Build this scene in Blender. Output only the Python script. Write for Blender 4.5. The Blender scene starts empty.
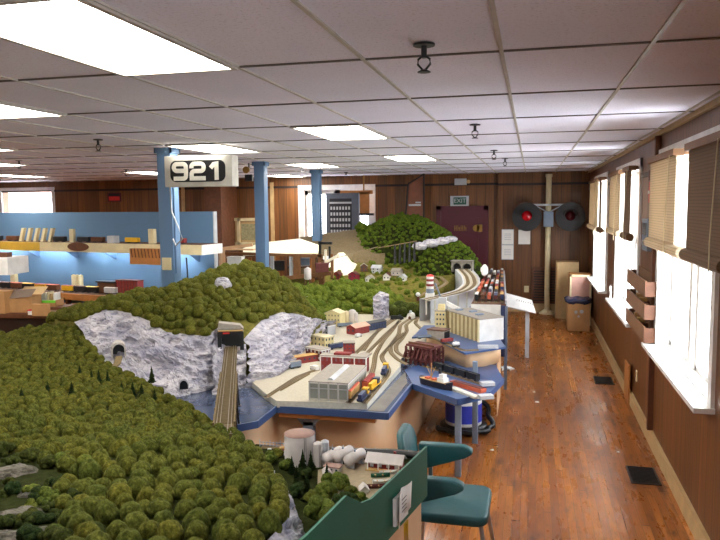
import bpy, bmesh, math, random
import numpy as np
from mathutils import Vector, Matrix, noise

# ------------------------------------------------------------------ camera, world, exposure
S = bpy.context.scene
C = S.collection
H = 2.36                     # eye height of the photographer
FL = 698.0
YAW, PITCH, ROLL = 0.2413, 0.0934, -0.0094
_cy, _sy, _cp, _sp = math.cos(YAW), math.sin(YAW), math.cos(PITCH), math.sin(PITCH)
_f = np.array([-_sy * _cp, _cy * _cp, -_sp]); _r = np.array([_cy, _sy, 0.0]); _u = np.cross(_r, _f)
_cr, _sr = math.cos(ROLL), math.sin(ROLL)
_r, _u = _cr * _r + _sr * _u, -_sr * _r + _cr * _u
cam = bpy.data.cameras.new('camera'); camo = bpy.data.objects.new('camera', cam); C.objects.link(camo)
camo.matrix_world = Matrix(((_r[0], _u[0], -_f[0], 0), (_r[1], _u[1], -_f[1], 0), (_r[2], _u[2], -_f[2], H), (0, 0, 0, 1)))
cam.sensor_width = 36; cam.lens = FL / 720 * 36; cam.clip_end = 200; cam.clip_start = 0.05
S.camera = camo
vs = S.view_settings
vs.view_transform = 'Standard'; vs.look = 'None'; vs.gamma = 1; vs.use_curve_mapping = False
vs.exposure = 0.3
S.cycles.max_bounces = 8; S.cycles.diffuse_bounces = 5; S.cycles.transparent_max_bounces = 12
S.cycles.sample_clamp_indirect = 6.0
WORLD_STRENGTH = 13.0
LAMP = 19.0
world = bpy.data.worlds.new('overcast_sky'); S.world = world; world.use_nodes = True
bgn = world.node_tree.nodes['Background']
bgn.inputs['Color'].default_value = (0.90, 0.95, 1.0, 1); bgn.inputs['Strength'].default_value = WORLD_STRENGTH

def portal(name, loc, rot, sx, sy):
    l = bpy.data.lights.new(name, 'AREA'); l.shape = 'RECTANGLE'; l.size = sx; l.size_y = sy
    l.cycles.is_portal = True
    o = bpy.data.objects.new(name, l); o.location = loc; o.rotation_euler = rot; C.objects.link(o)

# picture ray helpers: a picture point on the level z, on the depth y, or on the plane x
def _ray(px, py):
    return (px - 360) / FL * _r + (270 - py) / FL * _u + _f
def P(px, py, z):
    d = _ray(px, py); t = (z - H) / d[2]; return Vector((d[0] * t, d[1] * t, z))
def PY(px, py, y):
    d = _ray(px, py); t = y / d[1]; return Vector((d[0] * t, y, H + d[2] * t))
def PX(px, py, x):
    d = _ray(px, py); t = x / d[0]; return Vector((x, d[1] * t, H + d[2] * t))

# ------------------------------------------------------------------ materials
def srgb(r, g, b):
    f = lambda c: ((c / 255) / 12.92 if c / 255 <= 0.04045 else ((c / 255 + 0.055) / 1.055) ** 2.4)
    return (f(r), f(g), f(b), 1)

class NT:
    def __init__(s, name):
        s.m = bpy.data.materials.new(name); s.m.use_nodes = True
        s.t = s.m.node_tree; s.n = s.t.nodes; s.b = s.n['Principled BSDF']; s.out = s.n['Material Output']
    def node(s, kind, **kw):
        n = s.n.new(kind)
        for k, v in kw.items(): setattr(n, k, v)
        return n
    def link(s, a, b): s.t.links.new(a, b)
    def val(s, sock, v):
        if isinstance(v, (int, float)): sock.default_value = v
        elif isinstance(v, tuple): sock.default_value = v
        else: s.link(v, sock)
    def math(s, op, a, b=None):
        n = s.node('ShaderNodeMath', operation=op); s.val(n.inputs[0], a)
        if b is not None: s.val(n.inputs[1], b)
        return n.outputs[0]
    def obj(s): return s.node('ShaderNodeTexCoord').outputs['Object']
    def mapping(s, vec, scale):
        n = s.node('ShaderNodeMapping'); s.link(vec, n.inputs[0]); n.inputs['Scale'].default_value = scale; return n.outputs[0]
    def noise(s, vec, scale, detail=3, rough=0.55):
        n = s.node('ShaderNodeTexNoise'); s.link(vec, n.inputs['Vector'])
        n.inputs['Scale'].default_value = scale; n.inputs['Detail'].default_value = detail; n.inputs['Roughness'].default_value = rough
        return n.outputs['Fac']
    def ramp(s, fac, stops):
        n = s.node('ShaderNodeValToRGB'); e = n.color_ramp.elements
        while len(e) < len(stops): e.new(0.5)
        for el, (p, c) in zip(e, stops): el.position = p; el.color = c
        s.link(fac, n.inputs[0]); return n.outputs[0]
    def mix(s, fac, a, b, mode='MIX'):
        n = s.node('ShaderNodeMix', data_type='RGBA', blend_type=mode)
        s.val(n.inputs[0], fac); s.val(n.inputs[6], a); s.val(n.inputs[7], b); return n.outputs[2]
    def bump(s, hgt, strength=0.3, dist=0.01):
        n = s.node('ShaderNodeBump'); n.inputs['Strength'].default_value = strength; n.inputs['Distance'].default_value = dist
        s.link(hgt, n.inputs['Height']); s.link(n.outputs[0], s.b.inputs['Normal'])
    def done(s, col=None, rough=0.6, metal=0.0, spec=None):
        if col is not None: s.val(s.b.inputs['Base Color'], col)
        s.val(s.b.inputs['Roughness'], rough); s.val(s.b.inputs['Metallic'], metal)
        if spec is not None: s.b.inputs['Specular IOR Level'].default_value = spec
        return s.m

def plain(name, col, rough=0.6, metal=0.0, var=0.12, scale=8.0, bump=0.0, spec=None):
    t = NT(name); o = t.obj(); nz = t.noise(o, scale, 4)
    lo = tuple(c * (1 - var) for c in col[:3]) + (1,); hi = tuple(min(1, c * (1 + var)) for c in col[:3]) + (1,)
    c = t.ramp(nz, [(0.3, lo), (0.7, hi)])
    if bump: t.bump(t.noise(o, scale * 6, 5), bump, 0.004)
    return t.done(c, rough, metal, spec)

def emit(name, col, strength):
    t = NT(name); t.b.inputs['Emission Color'].default_value = col; t.b.inputs['Emission Strength'].default_value = strength
    return t.done((0.8, 0.8, 0.8, 1), 0.5)

def panelling(name, axis, base, w=0.2):
    t = NT(name); o = t.obj(); sp = t.node('ShaderNodeSeparateXYZ'); t.link(o, sp.inputs[0])
    a = t.math('DIVIDE', sp.outputs[axis], w); fr = t.math('FRACT', a); fl = t.math('FLOOR', a)
    wn = t.node('ShaderNodeTexWhiteNoise', noise_dimensions='1D'); t.link(fl, wn.inputs['W'])
    gr = t.noise(t.mapping(o, (28, 28, 1.1)), 1.0, 5, 0.6)
    mid = tuple(c * 0.62 for c in base[:3]) + (1,); hi = tuple(c * 1.3 for c in base[:3]) + (1,)
    c = t.ramp(gr, [(0.3, mid), (0.72, hi)])
    k = t.math('ADD', t.math('MULTIPLY', wn.outputs[0], 0.5), 0.75)
    cc = t.node('ShaderNodeCombineXYZ'); [t.link(k, cc.inputs[i]) for i in range(3)]
    c = t.mix(1.0, c, cc.outputs[0], 'MULTIPLY')
    g = t.math('LESS_THAN', fr, 0.045)
    c = t.mix(g, c, tuple(v * 0.3 for v in base[:3]) + (1,))
    t.bump(t.math('SUBTRACT', 1.0, g), 0.5, 0.01)
    return t.done(c, 0.42)

def floor_mat():
    t = NT('strip_wood_floor'); o = t.obj(); sp = t.node('ShaderNodeSeparateXYZ'); t.link(o, sp.inputs[0])
    a = t.math('DIVIDE', sp.outputs[0], 0.058); fr = t.math('FRACT', a); fl = t.math('FLOOR', a)
    w1 = t.node('ShaderNodeTexWhiteNoise', noise_dimensions='1D'); t.link(fl, w1.inputs['W'])
    b = t.math('ADD', t.math('DIVIDE', sp.outputs[1], 2.1), t.math('MULTIPLY', w1.outputs[0], 7.3))
    fb = t.math('FRACT', b); flb = t.math('FLOOR', b)
    cb = t.node('ShaderNodeCombineXYZ'); t.link(fl, cb.inputs[0]); t.link(flb, cb.inputs[1])
    w2 = t.node('ShaderNodeTexWhiteNoise', noise_dimensions='2D'); t.link(cb.outputs[0], w2.inputs['Vector'])
    plank = t.ramp(w2.outputs[0], [(0.0, srgb(146, 86, 34)), (0.35, srgb(166, 100, 40)), (0.7, srgb(180, 112, 46)), (1.0, srgb(198, 128, 58))])
    gr = t.noise(t.mapping(o, (40, 2.2, 40)), 1.0, 5, 0.65)
    c = t.mix(0.75, plank, t.ramp(gr, [(0.3, (0.5, 0.42, 0.36, 1)), (0.7, (1.15, 1.1, 1.05, 1))]), 'MULTIPLY')
    st = t.noise(t.mapping(o, (6.0, 1.6, 6)), 1.0, 4, 0.7)          # worn dark patches that run with the boards
    c = t.mix(t.ramp(st, [(0.54, (0, 0, 0, 1)), (0.68, (0.85, 0.85, 0.85, 1))]), c, srgb(68, 36, 22))
    br = t.noise(t.mapping(o, (0.9, 0.35, 1)), 1.0, 2, 0.5)
    c = t.mix(t.ramp(br, [(0.42, (0, 0, 0, 1)), (0.62, (0.5, 0.5, 0.5, 1))]), c, srgb(104, 58, 30))
    gap = t.math('MAXIMUM', t.math('LESS_THAN', fr, 0.05), t.math('LESS_THAN', fb, 0.006))
    c = t.mix(t.math('MULTIPLY', gap, 0.75), c, srgb(40, 18, 10))
    r = t.ramp(st, [(0.35, (0.22,) * 3 + (1,)), (0.7, (0.42,) * 3 + (1,))])
    t.bump(t.math('SUBTRACT', 1.0, gap), 0.12, 0.003)
    return t.done(c, r, spec=0.5)

def ceiling_mat():
    t = NT('ceiling_tile'); o = t.obj()
    big = t.noise(o, 0.9, 2); sm = t.noise(o, 70, 4, 0.75)
    c = t.ramp(big, [(0.3, srgb(218, 217, 232)), (0.7, srgb(233, 231, 244))])
    c = t.mix(t.ramp(sm, [(0.34, (0.55, 0.55, 0.55, 1)), (0.46, (0, 0, 0, 1))]), c, srgb(176, 170, 178))
    sp = t.node('ShaderNodeSeparateXYZ'); t.link(o, sp.inputs[0])
    a = t.math('FLOOR', t.math('DIVIDE', t.math('ADD', sp.outputs[0], 0.136), 0.61)); b = t.math('FLOOR', t.math('DIVIDE', t.math('SUBTRACT', sp.outputs[1], 3.14), 1.22))
    cb = t.node('ShaderNodeCombineXYZ'); t.link(a, cb.inputs[0]); t.link(b, cb.inputs[1])
    w = t.node('ShaderNodeTexWhiteNoise', noise_dimensions='2D'); t.link(cb.outputs[0], w.inputs['Vector'])
    c = t.mix(0.6, c, t.ramp(w.outputs[0], [(0.0, (0.86, 0.85, 0.85, 1)), (0.5, (1, 0.99, 0.98, 1)), (1, (1.06, 1.0, 1.0, 1))]), 'MULTIPLY')
    t.bump(sm, 0.25, 0.004)
    return t.done(c, 0.9)

def foliage(name, dark, mid, light, scale=60, bump=0.9, dist=0.012, bscale=None):
    t = NT(name); o = t.obj(); n1 = t.noise(o, scale, 6, 0.8)
    c = t.ramp(n1, [(0.33, dark), (0.52, mid), (0.7, light)])
    oi = t.node('ShaderNodeObjectInfo')
    c = t.mix(1.0, c, t.ramp(oi.outputs['Random'], [(0, (0.78, 0.86, 0.85, 1)), (0.5, (1, 1, 1, 1)), (1, (1.22, 1.08, 0.9, 1))]), 'MULTIPLY')
    t.bump(t.noise(o, bscale or scale * 1.6, 6, 0.85), bump, dist)
    return t.done(c, 0.95, spec=0.1)

def scatter_foliage(name, dark, mid, light):
    # colour wanders from clump to clump over the hill, with a fine grain
    t = NT(name); o = t.obj()
    big = t.noise(o, 9, 3, 0.6); fine = t.noise(o, 60, 6, 0.85)
    c = t.ramp(fine, [(0.28, dark), (0.5, mid), (0.74, light)])
    c = t.mix(1.0, c, t.ramp(big, [(0.3, (0.72, 0.84, 0.8, 1)), (0.7, (1.2, 1.1, 0.92, 1))]), 'MULTIPLY')
    t.bump(t.noise(o, 130, 6, 0.8), .9, 0.016)
    return t.done(c, 0.95, spec=0.1)

def rock_mat(name, a, b, crack):
    t = NT(name); o = t.obj()
    n1 = t.noise(t.mapping(o, (3.0, 3.0, 5.0)), 1.6, 6, 0.65); n2 = t.noise(t.mapping(o, (1, 1, 2.2)), 16, 6, 0.72)
    c = t.ramp(n1, [(0.33, a), (0.62, b)])
    c = t.mix(t.ramp(n2, [(0.36, (0.8, 0.8, 0.8, 1)), (0.5, (0, 0, 0, 1))]), c, crack)
    t.bump(n2, 0.8, 0.03)
    return t.done(c, 0.85)

M = {}
M['ceil'] = ceiling_mat(); M['floor'] = floor_mat()
M['pan_x'] = panelling('wood_panelling_side', 1, srgb(112, 68, 32), 0.2)
M['pan_y'] = panelling('wood_panelling_end', 0, srgb(116, 72, 32), 0.2)
M['tbar'] = plain('ceiling_grid_bar', srgb(176, 168, 158), 0.5)
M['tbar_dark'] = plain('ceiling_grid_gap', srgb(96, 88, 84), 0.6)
M['lamp'] = emit('fluorescent_diffuser', (1.0, 0.97, 0.88, 1), LAMP)
M['white'] = plain('white_paint', srgb(228, 226, 222), 0.5)
M['cream'] = plain('cream_paint', srgb(214, 200, 160), 0.55)
M['base_tan'] = plain('tan_baseboard', srgb(190, 160, 112), 0.5)
M['blue'] = plain('sky_blue_paint', srgb(92, 122, 156), 0.55, var=0.05, scale=2)
M['blue_wall'] = plain('backdrop_blue', srgb(86, 118, 150), 0.7, var=0.04, scale=1.5)
M['dark_strip'] = plain('dark_wood_strip', srgb(38, 24, 18), 0.5)
M['black'] = plain('black_paint', srgb(20, 20, 22), 0.45)
M['dark'] = plain('dark_metal', srgb(46, 46, 50), 0.4, 0.3)
M['grey'] = plain('grey_paint', srgb(120, 134, 152), 0.45)
M['lgrey'] = plain('light_grey', srgb(184, 186, 190), 0.5)
M['maroon'] = plain('maroon_door', srgb(80, 12, 32), 0.4, var=0.05)
M['gold'] = plain('gold_paint', srgb(146, 108, 38), 0.4)
M['red'] = plain('red_paint', srgb(200, 34, 30), 0.5)
M['brick'] = plain('model_brick_red', srgb(132, 44, 42), 0.75, scale=40, var=0.2)
M['oxide'] = plain('oxide_red', srgb(92, 40, 36), 0.75, scale=30, var=0.2)
M['ply'] = plain('plywood', srgb(222, 182, 140), 0.55, var=0.08, scale=3)
M['wood'] = plain('raw_wood', srgb(176, 116, 60), 0.6, scale=10)
M['dwood'] = plain('dark_wood', srgb(98, 58, 34), 0.6, scale=12, var=0.25)
M['card'] = plain('cardboard', srgb(178, 134, 86), 0.8)
M['teal'] = plain('teal_vinyl', srgb(30, 84, 88), 0.45, var=0.08, bump=0.1, scale=20)
M['green'] = plain('green_hardboard', srgb(16, 92, 70), 0.55, var=0.05, scale=3)
M['chrome'] = plain('brushed_steel', srgb(170, 172, 178), 0.3, 0.8)
M['paper'] = plain('paper', srgb(238, 236, 230), 0.8, var=0.03)
M['ink'] = plain('ink', srgb(40, 40, 46), 0.8)
M['dockblue'] = plain('dock_blue_paint', srgb(60, 84, 130), 0.35, var=0.08, scale=4)
M['yard'] = plain('yard_tan_gravel', srgb(184, 176, 158), 0.9, scale=60, var=0.1, bump=0.15)
M['tie'] = plain('track_ballast', srgb(116, 98, 66), 0.9, scale=90, var=0.3)
M['rail'] = plain('rail_steel', srgb(138, 124, 108), 0.4, 0.6)
M['rock'] = rock_mat('grey_plaster_rock', srgb(150, 148, 166), srgb(208, 203, 206), srgb(110, 108, 128))
M['rockw'] = rock_mat('warm_plaster_rock', srgb(168, 158, 146), srgb(212, 204, 196), srgb(120, 112, 108))
M['grass'] = plain('model_grass', srgb(104, 98, 46), 0.95, scale=25, var=0.35, bump=0.5, spec=0.05)
M['soil'] = plain('model_forest_floor', srgb(40, 44, 18), 0.95, scale=30, var=0.35, bump=0.6, spec=0.05)
M['tree'] = foliage('olive_tree_foliage', srgb(38, 45, 12), srgb(96, 100, 38), srgb(150, 150, 70), 2.6, .6, .35, 5.0)
M['tree_s'] = scatter_foliage('olive_forest_foliage', srgb(34, 38, 10), srgb(84, 85, 31), srgb(138, 132, 58))
M['tree_g'] = scatter_foliage('green_forest_foliage', srgb(36, 48, 12), srgb(88, 102, 34), srgb(148, 150, 64))
M['mtn'] = scatter_foliage('mountain_foliage', srgb(34, 50, 12), srgb(78, 96, 28), srgb(126, 138, 50))
M['tree_d'] = foliage('dark_bush_foliage', srgb(26, 34, 12), srgb(62, 70, 28), srgb(104, 108, 50), 80)
M['conifer'] = foliage('dark_conifer', srgb(18, 30, 14), srgb(44, 60, 28), srgb(84, 92, 44), 90)
M['shrub'] = foliage('shrub_foliage', srgb(40, 52, 18), srgb(92, 104, 40), srgb(152, 150, 70), 70)
M['burlap'] = plain('brown_burlap', srgb(116, 100, 72), 0.95, scale=30, var=0.2, bump=0.4)
M['plaster'] = plain('wet_white_plaster', srgb(248, 242, 216), 0.6, var=0.03)
M['tank'] = plain('weathered_tank', srgb(196, 188, 184), 0.55, scale=14, var=0.12)
M['tank_rust'] = plain('rusty_tank', srgb(150, 118, 106), 0.7, scale=10, var=0.25)
M['roof_grey'] = plain('grey_roof', srgb(150, 142, 132), 0.8, scale=40)
M['concrete'] = plain('model_concrete', srgb(198, 196, 184), 0.7, scale=30)
M['cream_b'] = plain('cream_building', srgb(216, 200, 148), 0.7)
M['window'] = plain('dark_window_glass', srgb(70, 80, 90), 0.2)
M['yellow'] = plain('yellow_paint', srgb(226, 176, 34), 0.5)
M['navy'] = plain('navy_paint', srgb(42, 54, 90), 0.45)
M['tanpaint'] = plain('tan_boxcar', srgb(190, 150, 88), 0.6)
M['orange'] = plain('orange_red_paint', srgb(196, 92, 62), 0.6)
M['tray'] = plain('tray_brown', srgb(130, 92, 60), 0.6)
M['bridge'] = plain('bridge_timber', srgb(100, 84, 52), 0.8, scale=30, var=.25)
M['portal'] = plain('stained_concrete', srgb(128, 122, 110), 0.8)
M['bench_wood'] = plain('aged_bench_wood', srgb(128, 86, 50), 0.7, scale=10)
M['limegreen'] = plain('lime_band', srgb(110, 200, 50), 0.6)
M['bluelabel'] = plain('blue_label', srgb(48, 62, 176), 0.4)

def glass_mat():
    t = NT('window_glass'); t.n.remove(t.b)
    tr = t.node('ShaderNodeBsdfTransparent'); gl = t.node('ShaderNodeBsdfGlossy'); gl.inputs['Roughness'].default_value = 0.02
    mx = t.node('ShaderNodeMixShader'); mx.inputs[0].default_value = 0.06
    t.link(tr.outputs[0], mx.inputs[1]); t.link(gl.outputs[0], mx.inputs[2]); t.link(mx.outputs[0], t.out.inputs[0])
    return t.m
M['glass'] = glass_mat()

def blind_mat(name, col, trans):
    t = NT(name); o = t.obj(); sp = t.node('ShaderNodeSeparateXYZ'); t.link(o, sp.inputs[0])
    f = t.math('FRACT', t.math('DIVIDE', sp.outputs[2], 0.022))
    c = t.mix(t.math('LESS_THAN', f, 0.25), col, tuple(v * 0.7 for v in col[:3]) + (1,))
    t.done(c, 0.8)
    tl = t.node('ShaderNodeBsdfTranslucent'); t.link(c, tl.inputs[0])
    mx = t.node('ShaderNodeMixShader'); mx.inputs[0].default_value = trans
    t.link(t.b.outputs[0], mx.inputs[1]); t.link(tl.outputs[0], mx.inputs[2]); t.link(mx.outputs[0], t.out.inputs[0])
    return t.m
M['blind'] = blind_mat('bamboo_blind', srgb(196, 178, 150), 0.33)
M['blind_d'] = blind_mat('brown_bamboo_blind', srgb(118, 90, 62), 0.08)

# ------------------------------------------------------------------ mesh helpers
class MB:
    def __init__(s): s.v = []; s.f = []; s.mi = []; s.sm = []
    def add(s, vs, fs, mi=0, smooth=False):
        n = len(s.v); s.v += [tuple(v) for v in vs]
        for f in fs: s.f.append(tuple(i + n for i in f)); s.mi.append(mi); s.sm.append(smooth)
        return s
    def box(s, x0, x1, y0, y1, z0, z1, mi=0):
        x0, x1 = min(x0, x1), max(x0, x1); y0, y1 = min(y0, y1), max(y0, y1); z0, z1 = min(z0, z1), max(z0, z1)
        v = [(x0, y0, z0), (x1, y0, z0), (x1, y1, z0), (x0, y1, z0), (x0, y0, z1), (x1, y0, z1), (x1, y1, z1), (x0, y1, z1)]
        return s.add(v, [(3, 2, 1, 0), (4, 5, 6, 7), (0, 1, 5, 4), (1, 2, 6, 5), (2, 3, 7, 6), (3, 0, 4, 7)], mi)
    def prism(s, poly, z0, z1, mi=0, side=None):
        a = sum(poly[i - 1][0] * poly[i][1] - poly[i][0] * poly[i - 1][1] for i in range(len(poly)))
        if a < 0: poly = poly[::-1]
        n = len(poly); v = [(p[0], p[1], z0) for p in poly] + [(p[0], p[1], z1) for p in poly]
        s.add(v, [tuple(range(n))[::-1], tuple(range(n, 2 * n))], mi)
        return s.add(v, [(i, (i + 1) % n, n + (i + 1) % n, n + i) for i in range(n)], mi if side is None else side)
    def extrude(s, pts, axis, a, b, mi=0):
        # polygon in the plane across `axis`, pushed from a to b
        n = len(pts)
        def put(p, w): return {'x': (w, p[0], p[1]), 'y': (p[0], w, p[1]), 'z': (p[0], p[1], w)}[axis]
        v = [put(p, a) for p in pts] + [put(p, b) for p in pts]
        return s.add(v, [tuple(range(n)), tuple(range(2 * n - 1, n - 1, -1))] + [(i, n + i, n + (i + 1) % n, (i + 1) % n) for i in range(n)], mi)
    def rev(s, c, prof, seg=20, axis='z', mi=0, smooth=True):
        # profile of (radius, height) turned about an axis through c
        v = []
        for r, h in prof:
            for i in range(seg):
                a = 2 * math.pi * i / seg; p, q = r * math.cos(a), r * math.sin(a)
                d = {'z': (p, q, h), 'y': (p, h, q), 'x': (h, p, q)}[axis]
                v.append((c[0] + d[0], c[1] + d[1], c[2] + d[2]))
        f = [(k * seg + i, k * seg + (i + 1) % seg, (k + 1) * seg + (i + 1) % seg, (k + 1) * seg + i) for k in range(len(prof) - 1) for i in range(seg)]
        s.add(v, f, mi, smooth)
        if prof[0][0] > 1e-6: s.add(v[:seg], [tuple(range(seg))[::-1]], mi)
        if prof[-1][0] > 1e-6: s.add(v[-seg:], [tuple(range(seg))], mi)
        return s
    def cyl(s, c, r, h, seg=20, axis='z', mi=0): return s.rev(c, [(r, 0), (r, h)], seg, axis, mi)
    def tube(s, pts, r, seg=8, mi=0):
        pts = [Vector(p) for p in pts]; rings = []
        for i, p in enumerate(pts):
            d = (pts[min(i + 1, len(pts) - 1)] - pts[max(i - 1, 0)]).normalized()
            u = d.cross(Vector((0, 0, 1)));
            if u.length < 1e-3: u = d.cross(Vector((0, 1, 0)))
            u.normalize(); w = d.cross(u)
            rr = r[i] if isinstance(r, (list, tuple)) else r
            rings += [p + rr * (math.cos(2 * math.pi * k / seg) * u + math.sin(2 * math.pi * k / seg) * w) for k in range(seg)]
        n = len(pts)
        s.add(rings, [(i * seg + k, i * seg + (k + 1) % seg, (i + 1) * seg + (k + 1) % seg, (i + 1) * seg + k) for i in range(n - 1) for k in range(seg)], mi, True)
        return s.add(rings[:seg] + rings[-seg:], [tuple(range(seg)), tuple(range(2 * seg - 1, seg - 1, -1))], mi)
    def bar(s, a, b, w, h=None, mi=0):
        # square bar between two points
        a, b = Vector(a), Vector(b); h = h or w; d = (b - a).normalized(); u = d.cross(Vector((0, 0, 1)))
        if u.length < 1e-3: u = Vector((1, 0, 0))
        u.normalize(); t = u.cross(d); v = []
        for p in (a, b):
            for i, j in ((-1, -1), (1, -1), (1, 1), (-1, 1)): v.append(p + u * i * w / 2 + t * j * h / 2)
        return s.add(v, [(3, 2, 1, 0), (4, 5, 6, 7), (0, 1, 5, 4), (1, 2, 6, 5), (2, 3, 7, 6), (3, 0, 4, 7)], mi)
    def build(s, name, mats, parent=None, loc=(0, 0, 0), rz=0.0, bevel=0.0):
        me = bpy.data.meshes.new(name); me.from_pydata(s.v, [], s.f); me.update()
        if not isinstance(mats, (list, tuple)): mats = [mats]
        for m in mats: me.materials.append(M[m] if isinstance(m, str) else m)
        me.polygons.foreach_set('material_index', s.mi); me.polygons.foreach_set('use_smooth', s.sm)
        bm = bmesh.new(); bm.from_mesh(me); bmesh.ops.recalc_face_normals(bm, faces=bm.faces); bm.to_mesh(me); bm.free()
        o = bpy.data.objects.new(name, me); C.objects.link(o); o.location = loc; o.rotation_euler = (0, 0, rz)
        if parent is not None: o.parent = parent
        if bevel:
            b = o.modifiers.new('bevel', 'BEVEL'); b.width = bevel; b.segments = 3; b.limit_method = 'ANGLE'
            me.polygons.foreach_set('use_smooth', [True] * len(me.polygons))
        return o

def tag(o, label, cat, group=None, kind=None):
    o['label'] = label; o['category'] = cat
    if group: o['group'] = group
    if kind: o['kind'] = kind
    return o
def struct(o, label=None, cat=None):
    o['kind'] = 'structure'
    if label: o['label'] = label
    if cat: o['category'] = cat
    return o
def thing(name, label, cat, loc=(0, 0, 0), rz=0.0, group=None):
    o = bpy.data.objects.new(name, None); o.empty_display_size = 0.1; C.objects.link(o); o.location = loc; o.rotation_euler = (0, 0, rz)
    return tag(o, label, cat, group)
def copy_thing(o, loc, rz=None, label=None, group=None, scale=None):
    c = o.copy(); C.objects.link(c); c.location = loc
    if rz is not None: c.rotation_euler = (0, 0, rz)
    if scale: c.scale = scale
    if label: c['label'] = label
    if group: c['group'] = group
    for ch in list(o.children):
        d = ch.copy(); C.objects.link(d); d.parent = c
        for g in list(ch.children):
            e = g.copy(); C.objects.link(e); e.parent = d
    return c
def to_mesh(o, parent):
    bpy.context.view_layer.update()
    me = bpy.data.meshes.new_from_object(o.evaluated_get(bpy.context.evaluated_depsgraph_get())); n = bpy.data.objects.new(o.name, me); C.objects.link(n)
    n.location = o.location; n.rotation_euler = o.rotation_euler
    nm = o.name; bpy.data.objects.remove(o); n.name = nm
    if parent is not None: n.parent = parent
    return n
def text(name, body, size, mat, parent, loc, rot, depth=0.002, align='CENTER'):
    cu = bpy.data.curves.new(name, 'FONT'); cu.body = body; cu.size = size; cu.extrude = depth; cu.align_x = align; cu.align_y = 'CENTER'
    cu.materials.append(M[mat]); o = bpy.data.objects.new(name, cu); C.objects.link(o); o.location = loc; o.rotation_euler = rot
    return to_mesh(o, parent)

# ------------------------------------------------------------------ room shell
XR, XL, YB, YF, ZC = 1.17, -14.6, -2.5, 15.6, 3.016
struct(MB().box(XL - .2, XR + .2, YB - .2, YF + .2, -0.1, 0).build('floor', 'floor'), 'worn orange brown strip wood floor', 'floor')
struct(MB().box(XL - .2, XR + .2, YB - .2, YF + .2, ZC, ZC + 0.1).build('ceiling', 'ceil'), 'suspended ceiling of pale speckled tiles', 'ceiling')
struct(MB().box(XL - .2, XL, YB, YF, 0, ZC).build('wall_left', 'pan_x'), 'wood panelled wall at the far left', 'wall')
struct(MB().box(XL - .2, XR + .2, YB - .2, YB, 0, ZC).build('wall_back', 'pan_y'), 'wood panelled wall behind the viewer', 'wall')
WINS = [(4.95, 6.95, 1.02, 2.74), (8.3, 10.35, 1.0, 2.74), (11.7, 13.85, 0.95, 2.74), (-1.8, .25, 1.02, 2.74)]  # last window is added out of view to light the near ceiling
m = MB(); y = YB; T = 0.22
for a, b, z0, z1 in sorted(WINS):
    m.box(XR, XR + T, y, a, 0, ZC); m.box(XR, XR + T, a, b, 0, z0); m.box(XR, XR + T, a, b, z1, ZC); y = b
m.box(XR, XR + T, y, YF, 0, ZC)
struct(m.build('wall_right', 'pan_x'), 'wood panelled side wall with three windows', 'wall')
# far wall, with an opening for its window and one for the pass-through at the left
m = MB(); FWIN = (-5.16, -3.60, 1.0, 2.70); FLW = (-13.45, -11.95, 1.2, 2.80)
m.box(XL, FLW[0], YF, YF + T, 0, ZC); m.box(FLW[0], FLW[1], YF, YF + T, 0, FLW[2]); m.box(FLW[0], FLW[1], YF, YF + T, FLW[3], ZC)
m.box(FLW[1], FWIN[0], YF, YF + T, 0, ZC); m.box(FWIN[0], FWIN[1], YF, YF + T, 0, FWIN[2]); m.box(FWIN[0], FWIN[1], YF, YF + T, FWIN[3], ZC)
m.box(FWIN[1], XR, YF, YF + T, 0, ZC)
m.box(-0.72, XR, YF - 0.12, YF, 0, ZC)
struct(m.build('wall_far', 'pan_y'), 'dark wood panelled end wall of the room', 'wall')
m = MB(); m.box(-0.72, XR, YF - .14, YF - .12, 2.74, 2.79); m.box(XL, FWIN[0] - .13, YF - .02, YF, 2.76, 2.81); m.box(FWIN[1] + .13, -.72, YF - .02, YF, 2.76, 2.81)
struct(m.build('trim_1', 'dark_strip'), 'thin dark strip high on the end wall', 'trim')
m = MB()
for a, b in ((YB, -1.95), (.4, 4.8), (7.1, 8.15), (10.5, 11.55), (14.0, YF - .14)): m.box(XR - .02, XR, a, b, 2.62, 2.67)
struct(m.build('trim_2', 'dark_strip'), 'thin dark strip high on the side wall', 'trim')
struct(MB().box(XR - .03, XR, YB, YF - .12, 0, 0.145).build('baseboard_right', 'base_tan'), 'wide tan baseboard along the side wall', 'baseboard')
struct(MB().box(-.72, XR - .03, YF - .145, YF - .12, 0, 0.2).build('baseboard_far', 'base_tan'), 'tan baseboard along the end wall', 'baseboard')
struct(MB().box(XR - .035, XR, YB, YF - .12, ZC - .04, ZC).build('trim_3', 'base_tan'), 'pale moulding where the side wall meets the ceiling', 'trim')
struct(MB().box(XR - .05, XR, 7.1, 7.16, .145, ZC - .04).build('trim_4', 'dwood'), 'narrow brown batten beside the nearest window', 'trim')

# ceiling grid: long bars run with the aisle, cross bars between
m = MB(); i = -23
while -0.136 + .61 * i < XR:
    x = -0.136 + .61 * i
    if x > XL: m.box(x - .009, x + .009, YB, YF, ZC - .008, ZC)
    i += 1
for j in range(-4, 11):
    y = 3.14 + 1.22 * j
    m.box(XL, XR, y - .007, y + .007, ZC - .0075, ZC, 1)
struct(m.build('ceiling_grid', ['tbar', 'tbar_dark']), 'metal grid holding the ceiling tiles', 'ceiling')

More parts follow.
